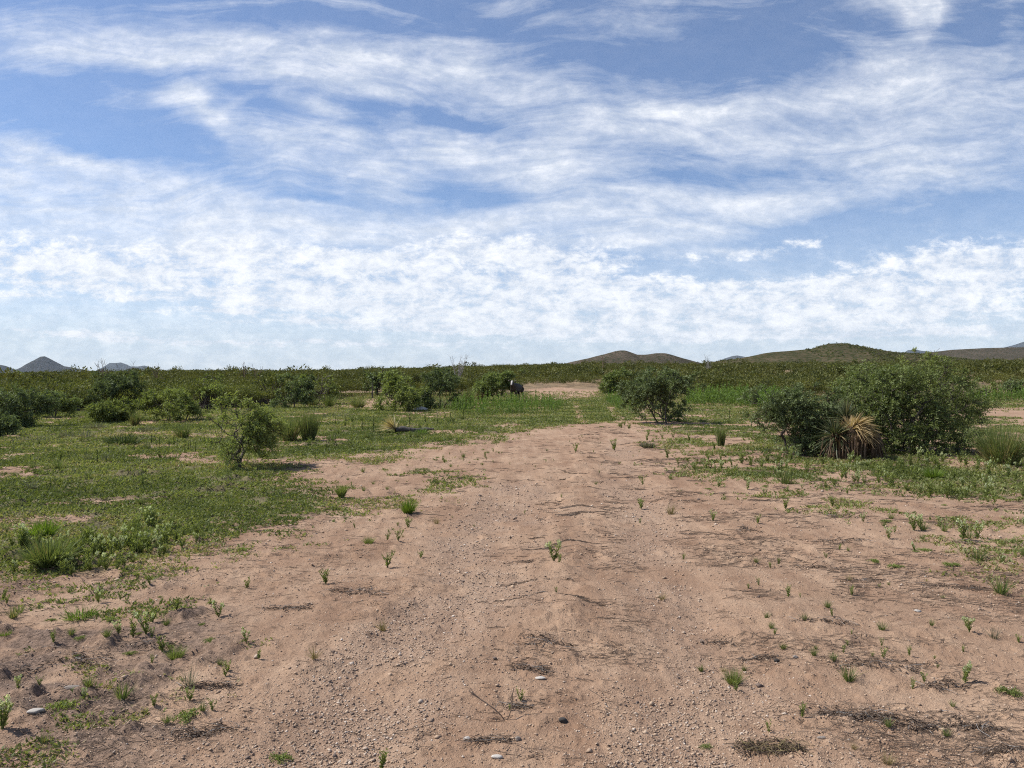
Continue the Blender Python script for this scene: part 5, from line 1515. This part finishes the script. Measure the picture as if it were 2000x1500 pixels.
# V shaped dead stems beside the black rock
def dead_stems():
    x, y = at(988, 1402); rng = np.random.default_rng(44); mb = MB()
    for (dx, dz) in ((-0.17, .14), (-0.15, .13), (0.05, .16), (0.04, .13)):
        t = np.linspace(0, 1, 6)
        P = np.stack([dx * t + .01 * np.sin(t * 5), .03 * t, dz * t ** .9 - .01], 1)
        tubes(mb, P[:-1], P[1:], .0024, .0017, 4, a=.8)
    twigs_ = rng.normal(size=(14, 3)) * np.array([.1, .04, 0]); twigs_[:, 2] = .006
    tubes(mb, twigs_, twigs_ + rng.normal(size=(14, 3)) * np.array([.07, .03, .004]), .0016, .001, 3, a=.2)
    tag(link('dead_stems', mb.mesh('dead_stems', M_TWIG), loc=(x, y, gzf(x, y))), 'V shaped pair of dead brown stems in the lower middle of the track', 'dead plant')
dead_stems()

# crowds of the same small weeds, each one its own object
def scatter(kinds, P, n, hrange, label, group, seed, clump_=0.0, need=None):
    rng = np.random.default_rng(seed)
    pts = fill(P, n * 5, rng)
    w = fbm(pts[:, 0] * 1.3, pts[:, 1] * 1.3, seed, 3)
    pts = pts[np.argsort(-(w * clump_ + rng.random(len(pts)) * (1 - clump_)))[:n]]
    for x, y in pts:
        k = kinds[rng.integers(len(kinds))]
        small(k, 0, 0, 0, label[k] if isinstance(label, dict) else label, group[k] if isinstance(group, dict) else group, rng, (x, y), hrange[0] + (hrange[1] - hrange[0]) * rng.random() ** 1.5)
FL = poly([(-60, 1140), (60, 1138), (250, 1128), (330, 1085), (400, 1065), (360, 1030), (300, 1015), (180, 1060), (-60, 1080)])
scatter('fssss', FL, 130, (.09, .22), {'f': 'white flowered weed crowded in the patch at the left', 's': 'leafy green weed crowded among the white flowers at the left'},
        {'f': 'white flowered weeds of the left patch', 's': 'green weeds of the left flower patch'}, 811, .4)
BLs = poly([(-40, 1480), (-40, 1160), (300, 1140), (470, 1190), (480, 1280), (440, 1400), (300, 1470)])
scatter('ssstmf', BLs, 46, (.05, .13), {'s': 'tiny weed sprout on the rough soil of the lower left', 't': 'tiny grass tuft on the rough soil of the lower left', 'm': 'tiny flat weed on the rough soil of the lower left', 'f': 'tiny white tipped weed on the rough soil of the lower left'},
        {'s': 'sprouts of the lower left', 't': 'tufts of the lower left', 'm': 'flat weeds of the lower left', 'f': 'white tipped weeds of the lower left'}, 812, .5)
RF = poly([(1290, 935), (1500, 985), (1700, 1040), (1850, 1120), (2080, 1180), (2150, 1040), (2000, 985), (1700, 940), (1500, 910), (1300, 905)])
scatter('sstfm', RF, 90, (.08, .19), {'s': 'small weed in the sparse fringe before the yucca', 't': 'small grass tuft in the sparse fringe before the yucca', 'f': 'small pale flowered weed in the sparse fringe before the yucca', 'm': 'low spreading weed in the sparse fringe before the yucca'},
        {'s': 'weeds of the right fringe', 't': 'tufts of the right fringe', 'f': 'flowered weeds of the right fringe', 'm': 'low weeds of the right fringe'}, 813, .4)
LF = poly([(1440, 905), (1560, 925), (1800, 968), (1970, 985), (2120, 970), (2120, 915), (1900, 905), (1700, 898), (1500, 893)])
scatter('sssfm', LF, 110, (.14, .30), {'s': 'leafy weed in the green strip under the right bushes', 'f': 'pale flowered weed in the green strip under the right bushes', 'm': 'low broad weed in the green strip under the right bushes'},
        {'s': 'leafy weeds of the right strip', 'f': 'flowered weeds of the right strip', 'm': 'broad weeds of the right strip'}, 814, .2)
TR = poly([(420, 1240), (560, 1110), (700, 1010), (900, 900), (1030, 850), (1240, 850), (1300, 950), (1500, 1100), (1900, 1470), (1450, 1490), (1250, 1250), (1150, 1000), (900, 1050), (600, 1200)])
scatter('sssdt', TR, 46, (.03, .08), {'s': 'tiny green sprout on the bare sand of the track', 'd': 'tiny dry tuft on the bare sand of the track', 't': 'tiny grass tuft on the bare sand of the track'},
        {'s': 'tiny sprouts on the track', 'd': 'tiny dry tufts on the track', 't': 'tiny grass tufts on the track'}, 815, .1)
RS = poly([(1450, 1100), (1650, 1060), (1900, 1130), (2050, 1200), (2050, 1500), (1500, 1500), (1400, 1250)])
scatter('ssstd', RS, 30, (.03, .075), {'s': 'tiny sprout among twigs on the right sand', 'd': 'tiny dry tuft among twigs on the right sand', 't': 'tiny grass tuft among twigs on the right sand'},
        {'s': 'tiny sprouts on the right sand', 'd': 'dry tufts on the right sand', 't': 'grass tufts on the right sand'}, 816, .2)
MX = poly([(560, 935), (650, 900), (860, 890), (1000, 870), (900, 960), (760, 1010), (560, 1070), (440, 1085)])
scatter('ssttm', MX, 60, (.05, .13), {'s': 'small weed on the half bare sand left of the track', 't': 'small grass tuft on the half bare sand left of the track', 'm': 'low weed mat on the half bare sand left of the track'},
        {'s': 'weeds left of the track', 't': 'tufts left of the track', 'm': 'weed mats left of the track'}, 817, .5)
FD = poly([(-100, 1060), (200, 1020), (500, 1000), (600, 930), (450, 870), (200, 860), (-100, 870)])
scatter('sttgm', FD, 80, (.09, .26), {'s': 'dark weed rising over the left green field', 't': 'grass tuft rising over the left green field', 'g': 'grey dry tuft in the left green field', 'm': 'low weed mat in the left green field'},
        {'s': 'weeds of the left field', 't': 'tufts of the left field', 'g': 'grey tufts of the left field', 'm': 'mats of the left field'}, 818, .1)
TF = poly([(1180, 835), (1225, 830), (1270, 870), (1310, 920), (1420, 930), (1420, 880), (1300, 850)])
scatter('ssm', TF, 34, (.12, .24), {'s': 'weed along the right rim of the track near the lone mesquite', 'm': 'low weed along the right rim of the track near the lone mesquite'},
        {'s': 'weeds on the right rim', 'm': 'low weeds on the right rim'}, 819, .2)
MIDG = poly([(560, 870), (700, 820), (860, 815), (1090, 820), (1060, 835), (860, 850), (640, 885)])
scatter('st', MIDG, 60, (.15, .32), {'s': 'weed on the green flat around the fallen log', 't': 'grass tuft on the green flat around the fallen log'}, {'s': 'weeds around the log', 't': 'tufts around the log'}, 820, .1)

# ------------------------------------------------------------------ haze
def haze():
    import bmesh
    bm = bmesh.new(); bmesh.ops.create_cube(bm, size=1.0)
    me = bpy.data.meshes.new('haze'); bm.to_mesh(me); bm.free()
    o = link('haze', me)
    o.scale = (52000, 52000, 950); o.location = (0, 0, 465)
    m = bpy.data.materials.new('haze_air'); m.use_nodes = True
    t = NT(m.node_tree); t.n.clear()
    out = t.node('ShaderNodeOutputMaterial'); v = t.node('ShaderNodeVolumePrincipled')
    v.inputs['Color'].default_value = (0.70, 0.85, 1.0, 1); v.inputs['Density'].default_value = 2.0e-5
    v.inputs['Anisotropy'].default_value = 0.0
    t.l.new(v.outputs[0], out.inputs['Volume'])
    me.materials.append(m)
    o['kind'] = 'stuff'; o['label'] = 'thin blue air haze over the far mountains'
haze()
